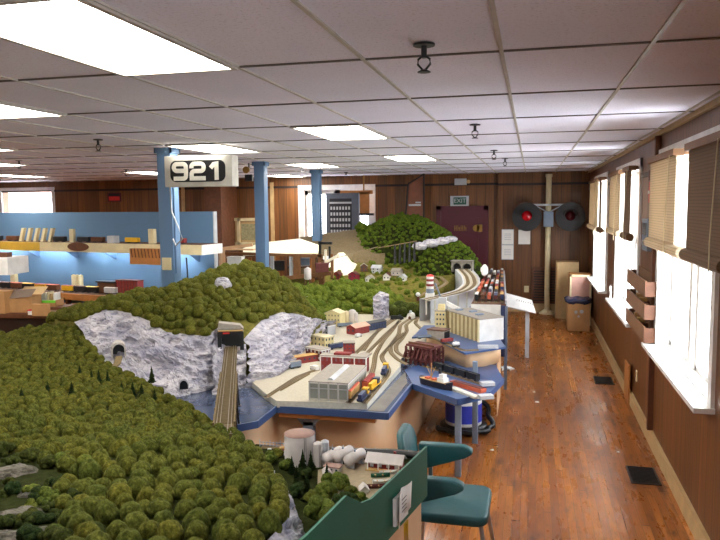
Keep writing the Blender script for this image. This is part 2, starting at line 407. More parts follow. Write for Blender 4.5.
# ceiling lights, each fills one tile
def light_at(i, j, label):
    x0, y0 = -0.136 + .61 * i, 3.14 + 1.22 * j
    t = thing('ceiling_light', label, 'ceiling light', (x0 + .305, y0 + .61, ZC), 0, 'fluorescent ceiling lights')
    MB().box(-.28, .28, -.585, .585, -.012, -.006).build('diffuser', 'lamp', t)
    f = MB(); f.box(-.305, -.28, -.61, .61, -.018, -.003); f.box(.28, .305, -.61, .61, -.018, -.003); f.box(-.28, .28, -.61, -.585, -.018, -.003); f.box(-.28, .28, .585, .61, -.018, -.003)
    f.build('frame', 'tbar', t)
for i, j, l in [(-3, -1, 'largest ceiling light, at the near left corner of the room'), (-3, 2, 'ceiling light over the tree covered ridge, in line with the window case'),
                (-3, 5, 'farthest of the ceiling lights above the rail yard'), (-6, 0, 'ceiling light cut off by the left edge, second largest'),
                (-6, 3, 'ceiling light right behind the number sign'), (-6, 6, 'ceiling light between the two middle blue posts'),
                (-10, 2, 'topmost of the three small ceiling lights at the left edge'), (-13, 4, 'ceiling light at the left edge, middle one of the three small ones'),
                (-17, 7, 'ceiling light just above the far left window, lowest of the three small ones'), (-12, 7, 'small ceiling light just left of the nearest blue post'),
                (-9, 9, 'sliver of a ceiling light left of the second blue post')]:
    light_at(i, j, l)
light_at(-10, -1, 'ceiling light out of sight over the left of the layout'); light_at(-16, 1, 'ceiling light out of sight far over to the left')

# sprinkler heads
def sprinkler(px, py, label, first=[None]):
    p = P(px, py, ZC)
    if first[0] is None:
        t = thing('sprinkler_head', label, 'sprinkler', p, 0, 'fire sprinklers on the ceiling'); first[0] = t
        MB().rev((0, 0, 0), [(.045, -.012), (.045, -.004), (.03, 0)][::1], 16).build('escutcheon', 'dark', t)
        MB().cyl((0, 0, -.06), .012, .06, 10).build('pipe', 'dark', t)
        f = MB(); f.tube([(-.004, 0, -.05), (-.024, 0, -.065), (-.026, 0, -.085), (-.006, 0, -.108)], .005, 6); f.tube([(.004, 0, -.05), (.024, 0, -.065), (.026, 0, -.085), (.006, 0, -.108)], .005, 6)
        f.build('frame_arm', 'dark', t)
        MB().rev((0, 0, -.118), [(.008, .012), (.026, .004), (.028, 0)], 14).build('deflector', 'dark', t)
    else: copy_thing(first[0], p, 0, label)
for a in [(424, 43, 'largest sprinkler head, hanging near the top middle'), (475, 124, 'sprinkler head midway along the row over the aisle'), (494, 150, 'sprinkler head over the red door, third of its row'),
          (505, 158, 'farthest sprinkler head in front of the end wall'), (98, 139, 'sprinkler head left of the nearest blue post, above the dim tiles'), (19, 160, 'sprinkler head near the left edge by small lights'),
          (126, 169, 'small sprinkler head just left of the nearest blue post'), (302, 165, 'sprinkler head between the second and third blue posts'), (346, 172, 'tiny sprinkler head above the far window')]:
    sprinkler(*a)

# ------------------------------------------------------------------ windows of the side wall
for k, (a, b, z0, z1) in enumerate(WINS):
    m = MB()
    m.box(XR - .025, XR, a - .1, a, z0 - .02, z1 + .1); m.box(XR - .025, XR, b, b + .1, z0 - .02, z1 + .1); m.box(XR - .03, XR, a - .1, b + .1, z1, z1 + .1)
    m.box(XR, XR + T, a, a + .012, z0, z1); m.box(XR, XR + T, b - .012, b, z0, z1); m.box(XR, XR + T, a, b, z1 - .012, z1); m.box(XR, XR + T, a, b, z0, z0 + .012)
    w = struct(m.build('window_%d' % (k + (1 if k < 3 else 3)), 'white'), ['nearest window of the side wall', 'middle window of the side wall', 'farthest window of the side wall', 'added unseen side wall window behind the viewer, lighting the near ceiling'][k], 'window')
    s = MB(); s.box(XR - .13, XR + .1, a - .12, b + .12, z0 - .035, z0); s.build('window_sill', 'white', w)
    f = MB(); mid = (a + b) / 2
    for p, q in ((a, mid - .04), (mid + .04, b)):
        zm = (z0 + z1) / 2
        for u, v in ((z0, zm + .02), (zm - .02, z1)):
            f.box(XR + .10, XR + .14, p, p + .05, u, v); f.box(XR + .10, XR + .14, q - .05, q, u, v)
            f.box(XR + .10, XR + .14, p, q, u, u + .05); f.box(XR + .10, XR + .14, p, q, v - .05, v)
    f.box(XR + .06, XR + .16, mid - .05, mid + .05, z0, z1)
    f.build('sash', 'white', w)
    MB().box(XR + .118, XR + .122, a, b, z0, z1).build('pane', 'glass', w)
    portal('daylight_opening', (XR + T + .01, mid, (z0 + z1) / 2), (0, math.radians(90), 0), z1 - z0, b - a)

def blind(y0, y1, ztop, zbot, mat, label, x=XR - .11, roll=0):
    t = thing('roller_blind', label, 'blind', (x, (y0 + y1) / 2, ztop), 0, 'bamboo blinds of the side windows')
    L = (y1 - y0) / 2; D = zbot - ztop
    MB().box(-.003, .003, -L, L, D, -.02).build('shade_cloth', mat, t)
    h = MB(); h.box(-.03, .05, -L - .02, L + .02, -.03, .02); h.box(.05, .11, -L + .05, -L + .08, -.02, .02); h.box(.05, .11, L - .08, L - .05, -.02, .02)
    h.build('head_rail', 'tray', t)
    MB().cyl((0, -L - .01 - roll, D - .03), .045, 2 * L + .02 + roll, 14, 'y').build('rolled_bottom', mat, t)
    MB().tube([(-.03, -L + .12, -.02), (-.055, -L + .12, D + .1), (-.055, -L + .12, D - .12)], .004, 5).build('pull_cord', 'cream', t)
blind(5.76, 6.95, 2.74, 2.02, 'blind', 'pale tan bamboo blind half down on the nearest window', roll=.3)
blind(4.3, 5.32, 2.74, 2.02, 'blind_d', 'brown blind at the right edge of the photo')
blind(9.2, 10.4, 2.74, 2.0, 'blind', 'tan bamboo blind on the middle window')
blind(8.25, 8.78, 2.74, 2.0, 'blind_d', 'narrow brown blind on the near side of the middle window')
blind(12.2, 13.9, 2.74, 1.95, 'blind', 'tan bamboo blind on the farthest window')
blind(11.65, 11.95, 2.74, 1.95, 'blind_d', 'narrow brown strip of blind on the farthest window')

# sill clutter on the middle window
m = MB(); v = []
for i in range(10):
    r = .1 if i % 2 == 0 else .04; a = math.pi / 2 + i * math.pi / 5
    v.append((r * math.cos(a), .1 + r * math.sin(a)))
m.extrude(v, 'x', -.01, .01)
tag(m.build('paper_star', 'paper', None, (XR - .09, 10.2, 1.0)), 'white star shape standing on the middle window sill', 'ornament')

# wall rack of three brown trays
for k in range(3):
    z = 1.64 - k * .22
    t = thing('wall_tray', ['top', 'middle', 'bottom'][k] + ' brown wooden tray of the three on the side wall', 'tray', (XR, 7.63, z), 0, 'brown trays on the side wall')
    m = MB(); L = .64
    m.box(-.11, 0, -L, L, -.17, -.155); m.box(-.125, -.11, -L, L, -.17, -.02); m.box(-.012, 0, -L, L, -.155, .02)
    m.build('tray_body', 'tray', t)
    [MB().box(-.125, 0, q - .006, q + .006, -.17, -.03).build('end_board', 'dwood', t) for q in (-L - .006, L + .006)]
    if k:
        for q in range(3):
            tag(MB().box(-.10, -.03, -.05, .05, 0, .11 + .02 * q).build('model_part_box', ['dwood', 'tanpaint', 'card'][q], None, (XR, 7.2 + .2 * q + .1 * k, z - .155)),
                ['dark', 'tan', 'cardboard'][q] + ' small box in the ' + ['', 'middle', 'bottom'][k] + ' wall tray', 'box', 'small boxes in the wall trays')
t = thing('fire_alarm', 'small red fire alarm box high between the two nearer windows', 'fire alarm', (XR, 7.4, 2.47))
MB().box(-.045, 0, -.07, .07, -.12, .09).build('alarm_body', 'red', t, bevel=.006); MB().box(-.055, -.045, -.05, .05, -.03, .0).build('pull_bar', 'white', t); MB().box(-.05, -.0, -.05, .05, .1, .2).build('strobe', 'oxide', t)
t = thing('control_panel', 'grey metal control box beside the nearest window blind', 'control box', (XR, 7.55, 2.03))
MB().box(-.06, 0, -.17, .17, -.16, .16).build('panel_body', 'grey', t, bevel=.006); MB().box(-.065, -.06, -.12, .12, 0, .12).build('display', 'window', t); MB().cyl((-.075, .05, -.08), .025, .015, 12, 'x').build('dial', 'lgrey', t)
tag(MB().box(XR - .05, XR - .03, 8.5, 8.86, .0, .46).build('leaning_board', 'wood'), 'thin orange brown board leaning on the baseboard', 'board')
t = thing('wall_outlet', 'pale outlet plate low on the side wall', 'outlet', (XR, 8.2, .42)); MB().box(-.008, 0, -.04, .04, -.06, .06).build('plate', 'cream', t)

# floor registers
def register(cx, cy, label):
    t = thing('floor_register', label, 'floor vent', (cx, cy, 0), 0, 'dark metal floor registers')
    m = MB(); m.box(-.12, .12, -.2, -.185, 0, .008); m.box(-.12, .12, .185, .2, 0, .008); m.box(-.12, -.105, -.185, .185, 0, .008); m.box(.105, .12, -.185, .185, 0, .008); m.build('rim', 'dark', t)
    m = MB(); m.box(-.105, .105, -.185, .185, 0, .002)
    for i in range(12): m.box(-.105, .105, -.175 + i * .03, -.165 + i * .03, .002, .006)
    m.build('grille', 'black', t)
register(.965, 6.26, 'nearer dark floor vent along the side wall'); register(.955, 9.6, 'farther dark floor vent along the side wall')

# paper scraps on the floor
rnd = random.Random(4)
for px, py, s, l in [(492, 450, .04, 'tiny white scrap nearest the chair seat'), (537, 402, .05, 'small white scrap in the middle of the aisle'), (534, 392, .03, 'white speck farther along the aisle'),
                     (618, 452, .03, 'white speck near the side wall beyond the near floor vent')]:
    p = P(px, py, 0); tag(MB().prism([(-s / 2, -s / 3), (s / 2, -s / 2), (s / 3, s / 2), (-s / 3, s / 3)], 0, .004).build('paper_scrap', 'paper', None, p), l, 'paper scrap', 'paper scraps on the floor')
m = MB()
for i in range(7):
    a = i * .9; m.tube([(.0 + .02 * i, 0, .012), (.06 * math.cos(a), .07 * math.sin(a), .03), (.14 * math.cos(a), .12 * math.sin(a), .012)], .011, 6)
tag(m.build('white_cable', 'white', None, P(503, 378, 0) + Vector((0, .5, 0))), 'tangle of white cable on the floor behind the blue dock', 'cable')

# ------------------------------------------------------------------ end wall things
YW = YF - .12
d = MB(); d.box(-1.96, -1.02, YF - .06, YF - .02, .02, 2.22)
o = struct(d.build('door_1', 'maroon'), 'dark maroon door in the end wall under the exit sign', 'door')
f = MB(); f.box(-2.06, -1.96, YF - .08, YF, 0, 2.31); f.box(-1.02, -.92, YF - .08, YF, 0, 2.31); f.box(-2.06, -.92, YF - .08, YF, 2.22, 2.31); f.build('door_frame', 'maroon', o)
f = MB(); f.box(-1.85, -1.13, YF - .068, YF - .06, 1.15, 2.05); f.box(-1.85, -1.13, YF - .068, YF - .06, .2, .95); f.build('door_panel', 'maroon', o)
m = MB()
for k, x in enumerate((-1.66, -1.59, -1.52, -1.45)):
    m.box(x, x + .014, YF - .07, YF - .067, 1.76, 1.88); m.box(x + .036, x + .05, YF - .07, YF - .067, 1.76, 1.88 - .03 * (k % 2)); m.box(x, x + .05, YF - .07, YF - .067, 1.812, 1.826)
m.build('worn_lettering', 'gold', o)
m = MB(); m.box(-1.17, -1.05, YF - .085, YF - .06, 1.74, 1.90); m.cyl((-1.18, YF - .085, 1.82), .075, .025, 16, 'y'); m.build('door_latch', 'gold', o)
t = thing('exit_sign', 'lit green and white exit sign above the maroon door', 'exit sign', (-1.55, YF, 2.42))
MB().box(-.2, .2, -.08, 0, -.11, .11).build('sign_box', 'lgrey', t); MB().box(-.13, .15, -.085, -.08, -.08, .08).build('sign_face', plain('exit_green', srgb(30, 84, 66), 0.5), t)
text('exit_lettering', 'EXIT', .13, 'lgrey', t, (.01, -.087, 0), (math.radians(90), 0, 0))
t = thing('emergency_light', 'small pale emergency light box above the exit sign', 'emergency light', (-1.52, YF, 2.84))
MB().box(-.14, .12, -.09, 0, -.07, .07).build('case', 'lgrey', t, bevel=.008); MB().cyl((.16, -.08, 0), .04, .06, 12, 'y').build('lamp_head', 'base_tan', t)
for x, z, w, h, mt, l in [(-.5, 1.63, .24, .31, 'paper', 'framed certificate, upper left of three papers on the end wall'), (-.15, 1.63, .25, .31, 'paper', 'plain white notice hung right of the certificate'),
                          (-.5, 1.3, .24, .3, 'paper', 'lower paper notice beneath the certificate')]:
    t = thing('wall_notice', l, 'notice', (x, YW, z), 0, 'papers on the end wall')
    MB().box(-w / 2, w / 2, -.012, 0, -h / 2, h / 2).build('sheet', mt, t)
    if x < -.3:
        m = MB(); m.box(-w / 2 - .01, w / 2 + .01, -.016, -.004, h / 2, h / 2 + .012); m.box(-w / 2 - .01, w / 2 + .01, -.016, -.004, -h / 2 - .012, -h / 2)
        m.box(-w / 2 - .01, -w / 2, -.016, -.004, -h / 2, h / 2); m.box(w / 2, w / 2 + .01, -.016, -.004, -h / 2, h / 2); m.build('frame', 'lgrey', t)
        m = MB(); [m.box(-w * .3, w * .3, -.0135, -.012, h * (.2 - .13 * q), h * (.22 - .13 * q)) for q in range(4)]; m.build('print_lines', 'grey', t)
# railway crossing signal
t = thing('crossing_signal', 'railway crossing signal with two black discs on a white pole', 'railway signal', (.34, YW - .2, 0))
m = MB(); m.cyl((0, 0, .06), .058, 2.86, 18); m.cyl((0, 0, 2.9), .07, .06, 18); m.build('pole', 'cream', t)
MB().rev((0, 0, 0), [(.16, 0), (.16, .03), (.08, .09), (.065, .1)], 20).build('pole_base', 'cream', t)
MB().box(-.42, .42, -.09, -.05, 2.3, 2.34).build('cross_arm', 'lgrey', t)
MB().box(-.1, .1, -.2, -.06, 1.86, 2.18).build('junction_box', 'grey', t, bevel=.008)
m = MB(); m.bar((-.3, -.07, 2.32), (0, -.07, 2.16), .02); m.bar((.3, -.07, 2.32), (0, -.07, 2.16), .02); m.build('brace', 'lgrey', t)
for s, l in ((-1, 'bright red lamp'), (1, 'dim red lamp')):
    g = MB().rev((s * .44, -.14, 2.07), [(.30, 0), (.30, .02), (.12, .03)], 32, 'y').build('disc', 'black', t)
    h = MB(); n = 14
    for q in range(n):
        a0, a1 = math.pi * q / n - .1, math.pi * (q + 1) / n - .1
        p = [(s * .44 + .13 * math.cos(a), z_, 2.09 + .13 * math.sin(a)) for a in (a0, a1) for z_ in (-.14,)]; q2 = [(x, -.34, z) for x, _, z in p]
        h.add([p[0], p[1], q2[1], q2[0]], [(0, 1, 2, 3)])
    h.build('lamp_hood', 'black', g)
    MB().rev((s * .44, -.2, 2.09), [(.0, 0), (.06, .012), (.1, .04), (.105, .06)], 20, 'y').build('lamp_lens', plain('signal_lens', srgb(190, 16, 30) if s < 0 else srgb(70, 14, 22), 0.1), g)
# heater and boxes in the far corner
t = thing('wall_heater', 'brown wall heater grille behind the signal pole', 'heater', (.36, YW, 0))
MB().box(-.34, .34, -.07, 0, .2, .98).build('casing', 'dwood', t)
m = MB()
for q in range(12): m.box(-.3, .3, -.085, -.07, .26 + q * .057, .285 + q * .057)
m.build('louvres', 'dark_strip', t)
t = thing('wall_outlet', 'pale outlet plate on the end wall by the heater', 'outlet', (-.09, YW, .5)); MB().box(-.05, .05, -.008, 0, -.07, .07).build('plate', 'cream', t)
t = thing('open_cabinet', 'pinkish board faced cabinet standing in the far corner', 'cabinet', (.93, 14.2, 0))
MB().box(-.2, .2, -.24, .24, 0, .98).build('carcass', 'wood', t); MB().box(-.165, .165, -.25, -.24, .05, .94).build('front_board', plain('pink_board', srgb(196, 150, 136), 0.6), t)
m = MB(); m.box(-.2, -.165, -.262, -.24, 0, .98); m.box(.165, .2, -.262, -.24, 0, .98); m.box(-.2, .2, -.262, -.24, .94, .98); m.build('edge_trim', 'cream', t)
t = thing('pale_carton', 'pale open carton behind the pink faced cabinet', 'box', (.72, 14.9, 0))
m = MB(); m.box(-.22, .22, -.2, .2, .0, 1.16); m.build('carton_body', 'base_tan', t); MB().box(-.2, -.12, -.25, -.2, .55, 1.16).build('flap', 'base_tan', t)
t = thing('cardboard_bin', 'brown cardboard box used as a bin with dark bag on top', 'bin', (.86, 13.45, 0))
MB().box(-.2, .2, -.2, .2, 0, .52).build('carton', 'card', t, bevel=.015)
m = MB(); n = 28; v = []
for k, (r, h) in enumerate([(.19, .5), (.235, .53), (.24, .575), (.20, .6), (.15, .575)]):
    for i in range(n):
        a = 2 * math.pi * i / n; w = 1 + .07 * math.sin(5 * a + k) + .04 * math.sin(11 * a)
        c, s_ = math.cos(a), math.sin(a); sq = 1 / max(abs(c), abs(s_)) ** .7
        v.append((r * w * c * sq, r * w * s_ * sq, h + .012 * math.sin(7 * a + k)))
m.add(v, [(k * n + i, k * n + (i + 1) % n, (k + 1) * n + (i + 1) % n, (k + 1) * n + i) for k in range(4) for i in range(n)] + [tuple(range(4 * n, 5 * n))], 0, True)
m.build('bin_bag', plain('dark_blue_bag', srgb(30, 34, 66), 0.25), t)
m = MB(); m.cyl((-.05, -.206, .36), .03, .004, 10, 'y'); m.cyl((.05, -.206, .37), .035, .004, 10, 'y'); m.cyl((.0, -.206, .28), .022, .004, 10, 'y'); m.build('printed_mark', 'lgrey', t)

# window of the end wall with the tall white frame
m = MB(); a, b, z0, z1 = FWIN
m.box(a - .14, a, YF - .04, YF, z0 - .1, z1 + .12); m.box(b, b + .14, YF - .04, YF, z0 - .1, z1 + .12); m.box(a, b, YF - .04, YF, z1, z1 + .12); m.box(a, b, YF - .04, YF, z0 - .1, z0)
o = struct(m.build('window_4', 'white'), 'white framed window in the end wall', 'window')
m = MB(); mid = (a + b) / 2
for p, q in ((a, mid), (mid, b)):
    m.box(p, p + .06, YF + .08, YF + .13, z0, z1); m.box(q - .06, q, YF + .08, YF + .13, z0, z1); m.box(p, q, YF + .08, YF + .13, z0, z0 + .06); m.box(p, q, YF + .08, YF + .13, z1 - .1, z1)
m.build('sash', 'white', o); MB().box(a, b, YF + .1, YF + .105, z0, z1).build('pane', 'glass', o)
portal('daylight_opening', ((a + b) / 2, YF + T + .01, (z0 + z1) / 2), (math.radians(-90), 0, 0), b - a, z1 - z0)
# pass-through at the far left, pale room behind
a, b, z0, z1 = FLW
m = MB(); m.box(a - .08, a, YF - .03, YF, z0 - .08, z1 + .08); m.box(b, b + .08, YF - .03, YF, z0 - .08, z1 + .08); m.box(a, b, YF - .03, YF, z1, z1 + .08); m.box(a, b, YF - .03, YF, z0 - .08, z0)
o = struct(m.build('window_5', 'white'), 'pale framed opening in the end wall at the far left', 'window')
MB().box(a, b, YF + .1, YF + .105, z0, z1).build('pane', 'glass', o)
m = MB(); yb = YF + 1.6; pk = plain('pink_plaster', srgb(206, 168, 152), 0.8)
m.box(-17.5, -15.6, yb, yb + .1, 0, 3); m.box(-15.6, -15.25, yb, yb + .1, 0, 2.2); m.box(-15.6, -15.25, yb, yb + .1, 2.7, 3); m.box(-15.25, -14.0, yb, yb + .1, 0, 3); m.box(-14.0, -12, yb, yb + .1, 2.72, 3); m.box(-14.0, -12, yb, yb + .1, 0, 1.2)
struct(m.build('wall_annex', pk), 'pinkish wall of the next room seen through the far left opening', 'wall')
# letter case in the end window
t = thing('letter_case', 'dark grey rack of small pigeonholes in the end window', 'rack', (-4.1, YF - .35, 1.0))
m = MB(); m.box(-.42, .34, -.05, .12, 0, 1.62); m.build('case_body', plain('case_grey', srgb(84, 90, 104), 0.5), t)
m = MB(); m.box(-.33, .18, -.06, -.05, .55, 1.5); m.build('case_inset', 'ink', t)
cd = MB().box(-.02, .02, -.07, -.06, 0, .07).build('card', 'lgrey', t); cd.location = (-.29, 0, .6)
for r in range(6):
    for c in range(7):
        if r + c: o = cd.copy(); C.objects.link(o); o.parent = t; o.location = (-.29 + c * .069, 0, .6 + r * .13)
MB().box(-.33, .18, -.075, -.06, 1.385, 1.425).build('top_strip', 'lgrey', t)
t = thing('hanging_bracket', 'orange wooden bracket hanging in the end window right of the rack', 'bracket', (-3.66, YF - .3, 3.016))
m = MB(); m.box(-.014, .014, -.014, .014, -.34, 0); m.box(-.018, .018, -.02, .02, -.9, -.34); m.build('hanger', 'gold', t)
m = MB(); m.box(-.09, .12, -.03, .03, -.85, -.38); m.box(-.55, .2, -.03, .03, -.42, -.34); m.build('bracket_board', 'wood', t); MB().box(-.14, .22, -.05, .05, -.9, -.85).build('bracket_foot', 'dark', t)
# wedge of brown panelling that stands out of the far hill
t = thing('wooden_wedge', 'tall tapering reddish wood panel rising behind the far green hill', 'panel', (-2.5, 15.2, 0))
m = MB(); m.extrude([(-.34, 0), (.2, 0), (.2, 3.0), (.06, 2.93), (-.12, 2.78)], 'y', -.03, .03); m.build('panel_board', plain('red_wood', srgb(122, 70, 44), 0.45, scale=14), t)
m = MB(); m.bar((-.36, -.04, 0), (-.13, -.04, 2.8), .035); m.bar((-.13, -.04, 2.8), (.23, -.04, 3.01), .035); m.bar((.215, -.04, 0), (.215, -.04, 3.0), .035); m.build('panel_edge', 'dark_strip', t)
m = MB(); m.box(-.12, .15, -.036, -.03, 2.32, 2.36); m.box(.03, .15, -.036, -.03, 2.38, 2.41); m.build('pale_scuff', 'lgrey', t)
# glazed cream cabinet and battens at the left part of the end wall
t = thing('display_case', 'cream framed display case on the end wall left of the second blue post', 'cabinet', (-6.85, YF, 1.75))
m = MB(); m.box(-.55, .75, -.16, 0, -.32, .32); m.build('case_back', 'base_tan', t)
m = MB(); [m.box(x, x + .07, -.19, -.16, -.32, .32) for x in (-.55, .06, .68)]; m.box(-.55, .75, -.19, -.16, .25, .32); m.box(-.55, .75, -.19, -.16, -.32, -.25); m.build('case_frame', 'cream', t)
m = MB(); [m.box(-.44 + .6 * q, -.02 + .6 * q, -.17, -.16, -.2, .18) for q in range(2)]; m.build('case_picture', plain('faded_print', srgb(150, 146, 110), 0.7, scale=20, var=.3), t)
t = thing('fire_notice', 'small red notice on the end wall above the blue backdrop', 'notice', (-10.15, YF, 2.6)); MB().box(-.19, .19, -.012, 0, -.11, .11).build('sheet', 'maroon', t); MB().box(-.15, .15, -.016, -.012, -.08, .02).build('red_field', 'red', t); MB().box(-.15, .15, -.016, -.012, .03, .09).build('print_lines', 'ink', t)
for k, x in enumerate((-8.3, -6.0, -7.3)): struct(MB().box(x, x + .09, YF - .03, YF, 0, 2.9).build('trim_%d' % (5 + k), 'base_tan'), 'narrow batten on the left end wall', 'trim')
struct(MB().box(-7.25, -6.85, YF - .9, YF, 0, ZC).build('wall_stub', 'dwood'), 'dark brown boxed stub of wall at the end of the room', 'wall')

# ------------------------------------------------------------------ blue posts and the number sign
def post(px, py_top, y, label, w=.16):
    p = PY(px, py_top, y)
    t = thing('support_post', label, 'post', (p.x, y, 0), 0, 'blue support posts')
    MB().box(-w / 2, w / 2, -w / 2, w / 2, 0, ZC).build('shaft', 'blue', t, bevel=.006)
    m = MB(); m.box(-w / 2 - .02, w / 2 + .02, -w / 2 - .02, -w / 2, ZC - .06, ZC); m.box(-w / 2 - .02, w / 2 + .02, w / 2, w / 2 + .02, ZC - .06, ZC); m.box(-w / 2 - .02, -w / 2, -w / 2 - .02, w / 2 + .02, ZC - .06, ZC); m.box(w / 2, w / 2 + .02, -w / 2 - .02, w / 2 + .02, ZC - .06, ZC); m.build('cap_trim', 'blue', t)
    return t
p1 = post(167, 152, 7.25, 'nearest blue post, carrying the number sign', .17)
MB().box(-.055, .055, -.1, -.08, 1.64, 1.78).build('switch_plate', 'cream', p1)
post(260.5, 165, 10.0, 'middle blue post behind the number sign'); post(316.3, 172, 12.7, 'farthest blue post in front of the end window')
sp = thing('number_sign', 'pale box sign reading 921 in white on black', 'sign', (-3.51, 7.02, 2.735), .03)
MB().box(-.37, .41, -.09, .09, -.165, .165).build('sign_case', plain('sign_beige', srgb(206, 202, 190), 0.5), sp, bevel=.006)
def rrect(x0, x1, z0, z1, r, n=8):
    v = []
    for cx, cz, a in ((x1 - r, z1 - r, 0), (x0 + r, z1 - r, 90), (x0 + r, z0 + r, 180), (x1 - r, z0 + r, 270)):
        v += [(cx + r * math.cos(math.radians(a + 90 * k / n)), cz + r * math.sin(math.radians(a + 90 * k / n))) for k in range(n + 1)]
    return v
MB().extrude(rrect(-.30, .335, -.115, .115, .07), 'y', -.096, -.09).build('sign_field', 'black', sp)
def stroke(m, pts, w, y0, y1, closed=False):
    # broad 2D stroke with mitred corners, pushed out in y
    n = len(pts); L = []; R = []
    for i in range(n):
        p = Vector(pts[i]); a = Vector(pts[i - 1]) if (i or closed) else None; b = Vector(pts[(i + 1) % n]) if (i < n - 1 or closed) else None
        d1 = (p - a).normalized() if a is not None else None; d2 = (b - p).normalized() if b is not None else None
        d1 = d1 or d2; d2 = d2 or d1
        nn = Vector((-d1.y - d2.y, d1.x + d2.x)).normalized(); k = w / 2 / max(.4, nn.dot(Vector((-d1.y, d1.x))))
        L.append(p + nn * k); R.append(p - nn * k)
    for i in range(n if closed else n - 1):
        j = (i + 1) % n
        m.extrude([tuple(L[i]), tuple(L[j]), tuple(R[j]), tuple(R[i])], 'y', y0, y1)
def arc(cx, cz, r, a0, a1, n=6): return [(cx + r * math.cos(math.radians(a0 + (a1 - a0) * k / n)), cz + r * math.sin(math.radians(a0 + (a1 - a0) * k / n))) for k in range(n + 1)]
W = .046; h = .078
def dig(name, lists, cx):
    m = MB()
    for pts, cl in lists: stroke(m, [(cx + x, z) for x, z in pts], W, -.102, -.096, cl)
    m.build(name, plain('sign_figure_white', srgb(240, 236, 222), 0.5), sp)
r = .035; x1 = .07
dig('figure_nine', [(arc(x1 - r, h - r, r, 0, 90) + arc(-x1 + r, h - r, r, 90, 180) + arc(-x1 + r, .005 + r, r, 180, 270) + [(x1, .005)], False),
                    ([(x1, h - r)] + arc(x1 - r, -h + r, r, 0, -90) + [(-x1 - .005, -h)], False)], -.185)
dig('figure_two', [([(-x1, .03)] + arc(-x1 + r, h - r, r, 180, 90) + arc(x1 - r, h - r, r, 90, 0) + arc(x1 - r, .0 + r, r, 0, -90) + arc(-x1 + r, -r, r, 90, 180) + [(-x1, -h), (x1 + .02, -h)], False)], .02)
dig('figure_one', [([(-.055, .03), (-.02, h - .01), (.012, h - .005), (.012, -h - .02)], False)], .225)
t = tag(MB().tube([(-3.90, 7.06, 2.6), (-3.93, 7.14, 2.3), (-3.80, 7.05, 2.12), (-3.76, 7.05, 2.0), (-3.88, 7.12, 1.92), (-3.95, 7.18, 2.0)], .009, 6).build('sign_cable', 'lgrey'), 'pale cable looping down from the number sign', 'cable')
tag(MB().tube([(-3.93, 7.2, 2.58), (-3.93, 7.2, 1.6)], .014, 8).build('conduit', 'blue'), 'thin conduit down the side of the sign post', 'conduit')
tag(MB().tube([(-3.80, 7.2, 1.78), (-3.79, 7.2, 1.5), (-3.80, 7.2, 1.2)], .01, 6).build('power_cable', 'ink'), 'dark cord hanging right of the nearest blue post', 'cord')
t = thing('spotlight', 'pair of pale spotlight heads by the ceiling left of the second blue post', 'spotlight', PY(249, 170, 10.2))
MB().cyl((0, 0, .02), .012, .25, 8).build('stem', 'dark', t); MB().rev((-.03, -.05, 0), [(.03, .1), (.05, .05), (.055, 0)], 14, 'y').build('lamp_head', 'gold', t); MB().box(-.06, .06, -.03, .03, -.17, -.07).build('junction_box', 'dark', t)

# ------------------------------------------------------------------ long blue backdrop with its two shelves, left
A = Vector((-4.2, 8.75)); B = Vector((-10.4, 9.9))     # right end, left end
dv = (B - A).normalized(); ang = math.atan2(-dv.y, -dv.x); LEN = (B - A).length
t = thing('backdrop_panel', 'long sky blue backdrop board behind the two shelves at left', 'backdrop', (A.x, A.y, 0), ang)
MB().box(-LEN, 0, 0, .05, 1.84, 2.285).build('upper_board', 'blue_wall', t); MB().box(-LEN, 0, 0, .05, .9, 1.84).build('lower_board', 'blue_wall', t); MB().box(0, .02, -.005, .06, .9, 2.285).build('end_strip', 'lgrey', t)
t = thing('upper_shelf', 'white fronted shelf along the blue backdrop', 'shelf', (A.x, A.y, 0), ang)
MB().box(-LEN, .12, -.42, 0, 1.83, 1.855).build('shelf_board', 'dwood', t); MB().box(-LEN, .12, -.44, -.42, 1.725, 1.855).build('shelf_front', 'cream', t); MB().box(.12, .14, -.44, .0, 1.725, 1.855).build('end_board', 'white', t)
MB().box(-LEN, -2.78, -.446, -.44, 1.727, 1.853).build('yellow_front', plain('mustard', srgb(206, 166, 60), 0.6), t)
[MB().extrude([(-.42, 1.83), (0, 1.83), (0, 1.6), (-.03, 1.6)], 'x', -q - .012, -q + .012).build('bracket', 'blue', t) for q in (.25, 1.0, 1.75, 2.5, 3.3)]
m = MB(); mm = [(.2 * math.cos(2 * math.pi * k / 24), .062 * math.sin(2 * math.pi * k / 24)) for k in range(24)]; m.extrude([(x - 2.02, z + 1.8) for x, z in mm], 'y', -.45, -.44); m.build('oval_plaque', 'dwood', t)
t = thing('lower_shelf', 'long lower deck of train tracks along the blue backdrop', 'shelf', (A.x, A.y, 0), ang)
MB().box(-LEN, .1, -.62, 0, 1.10, 1.15).build('deck', 'dwood', t); MB().box(-LEN, .1, -.64, -.62, 1.06, 1.15).build('deck_front', 'wood', t)
m = MB(); [m.box(-x, -x + .06, -.55, -.5, 0, 1.1) for x in (.3, 2.2, 4.2, 6)]; m.build('deck_leg', 'dwood', t)
m = MB()
for q in range(4): m.box(-LEN, .1, -.55 + q * .12, -.53 + q * .12, 1.15, 1.158)
m.build('track_rails', 'rail', t)
def under(x): return Vector((A.x, A.y, 0)) + Matrix.Rotation(ang, 3, 'Z') @ Vector(x)
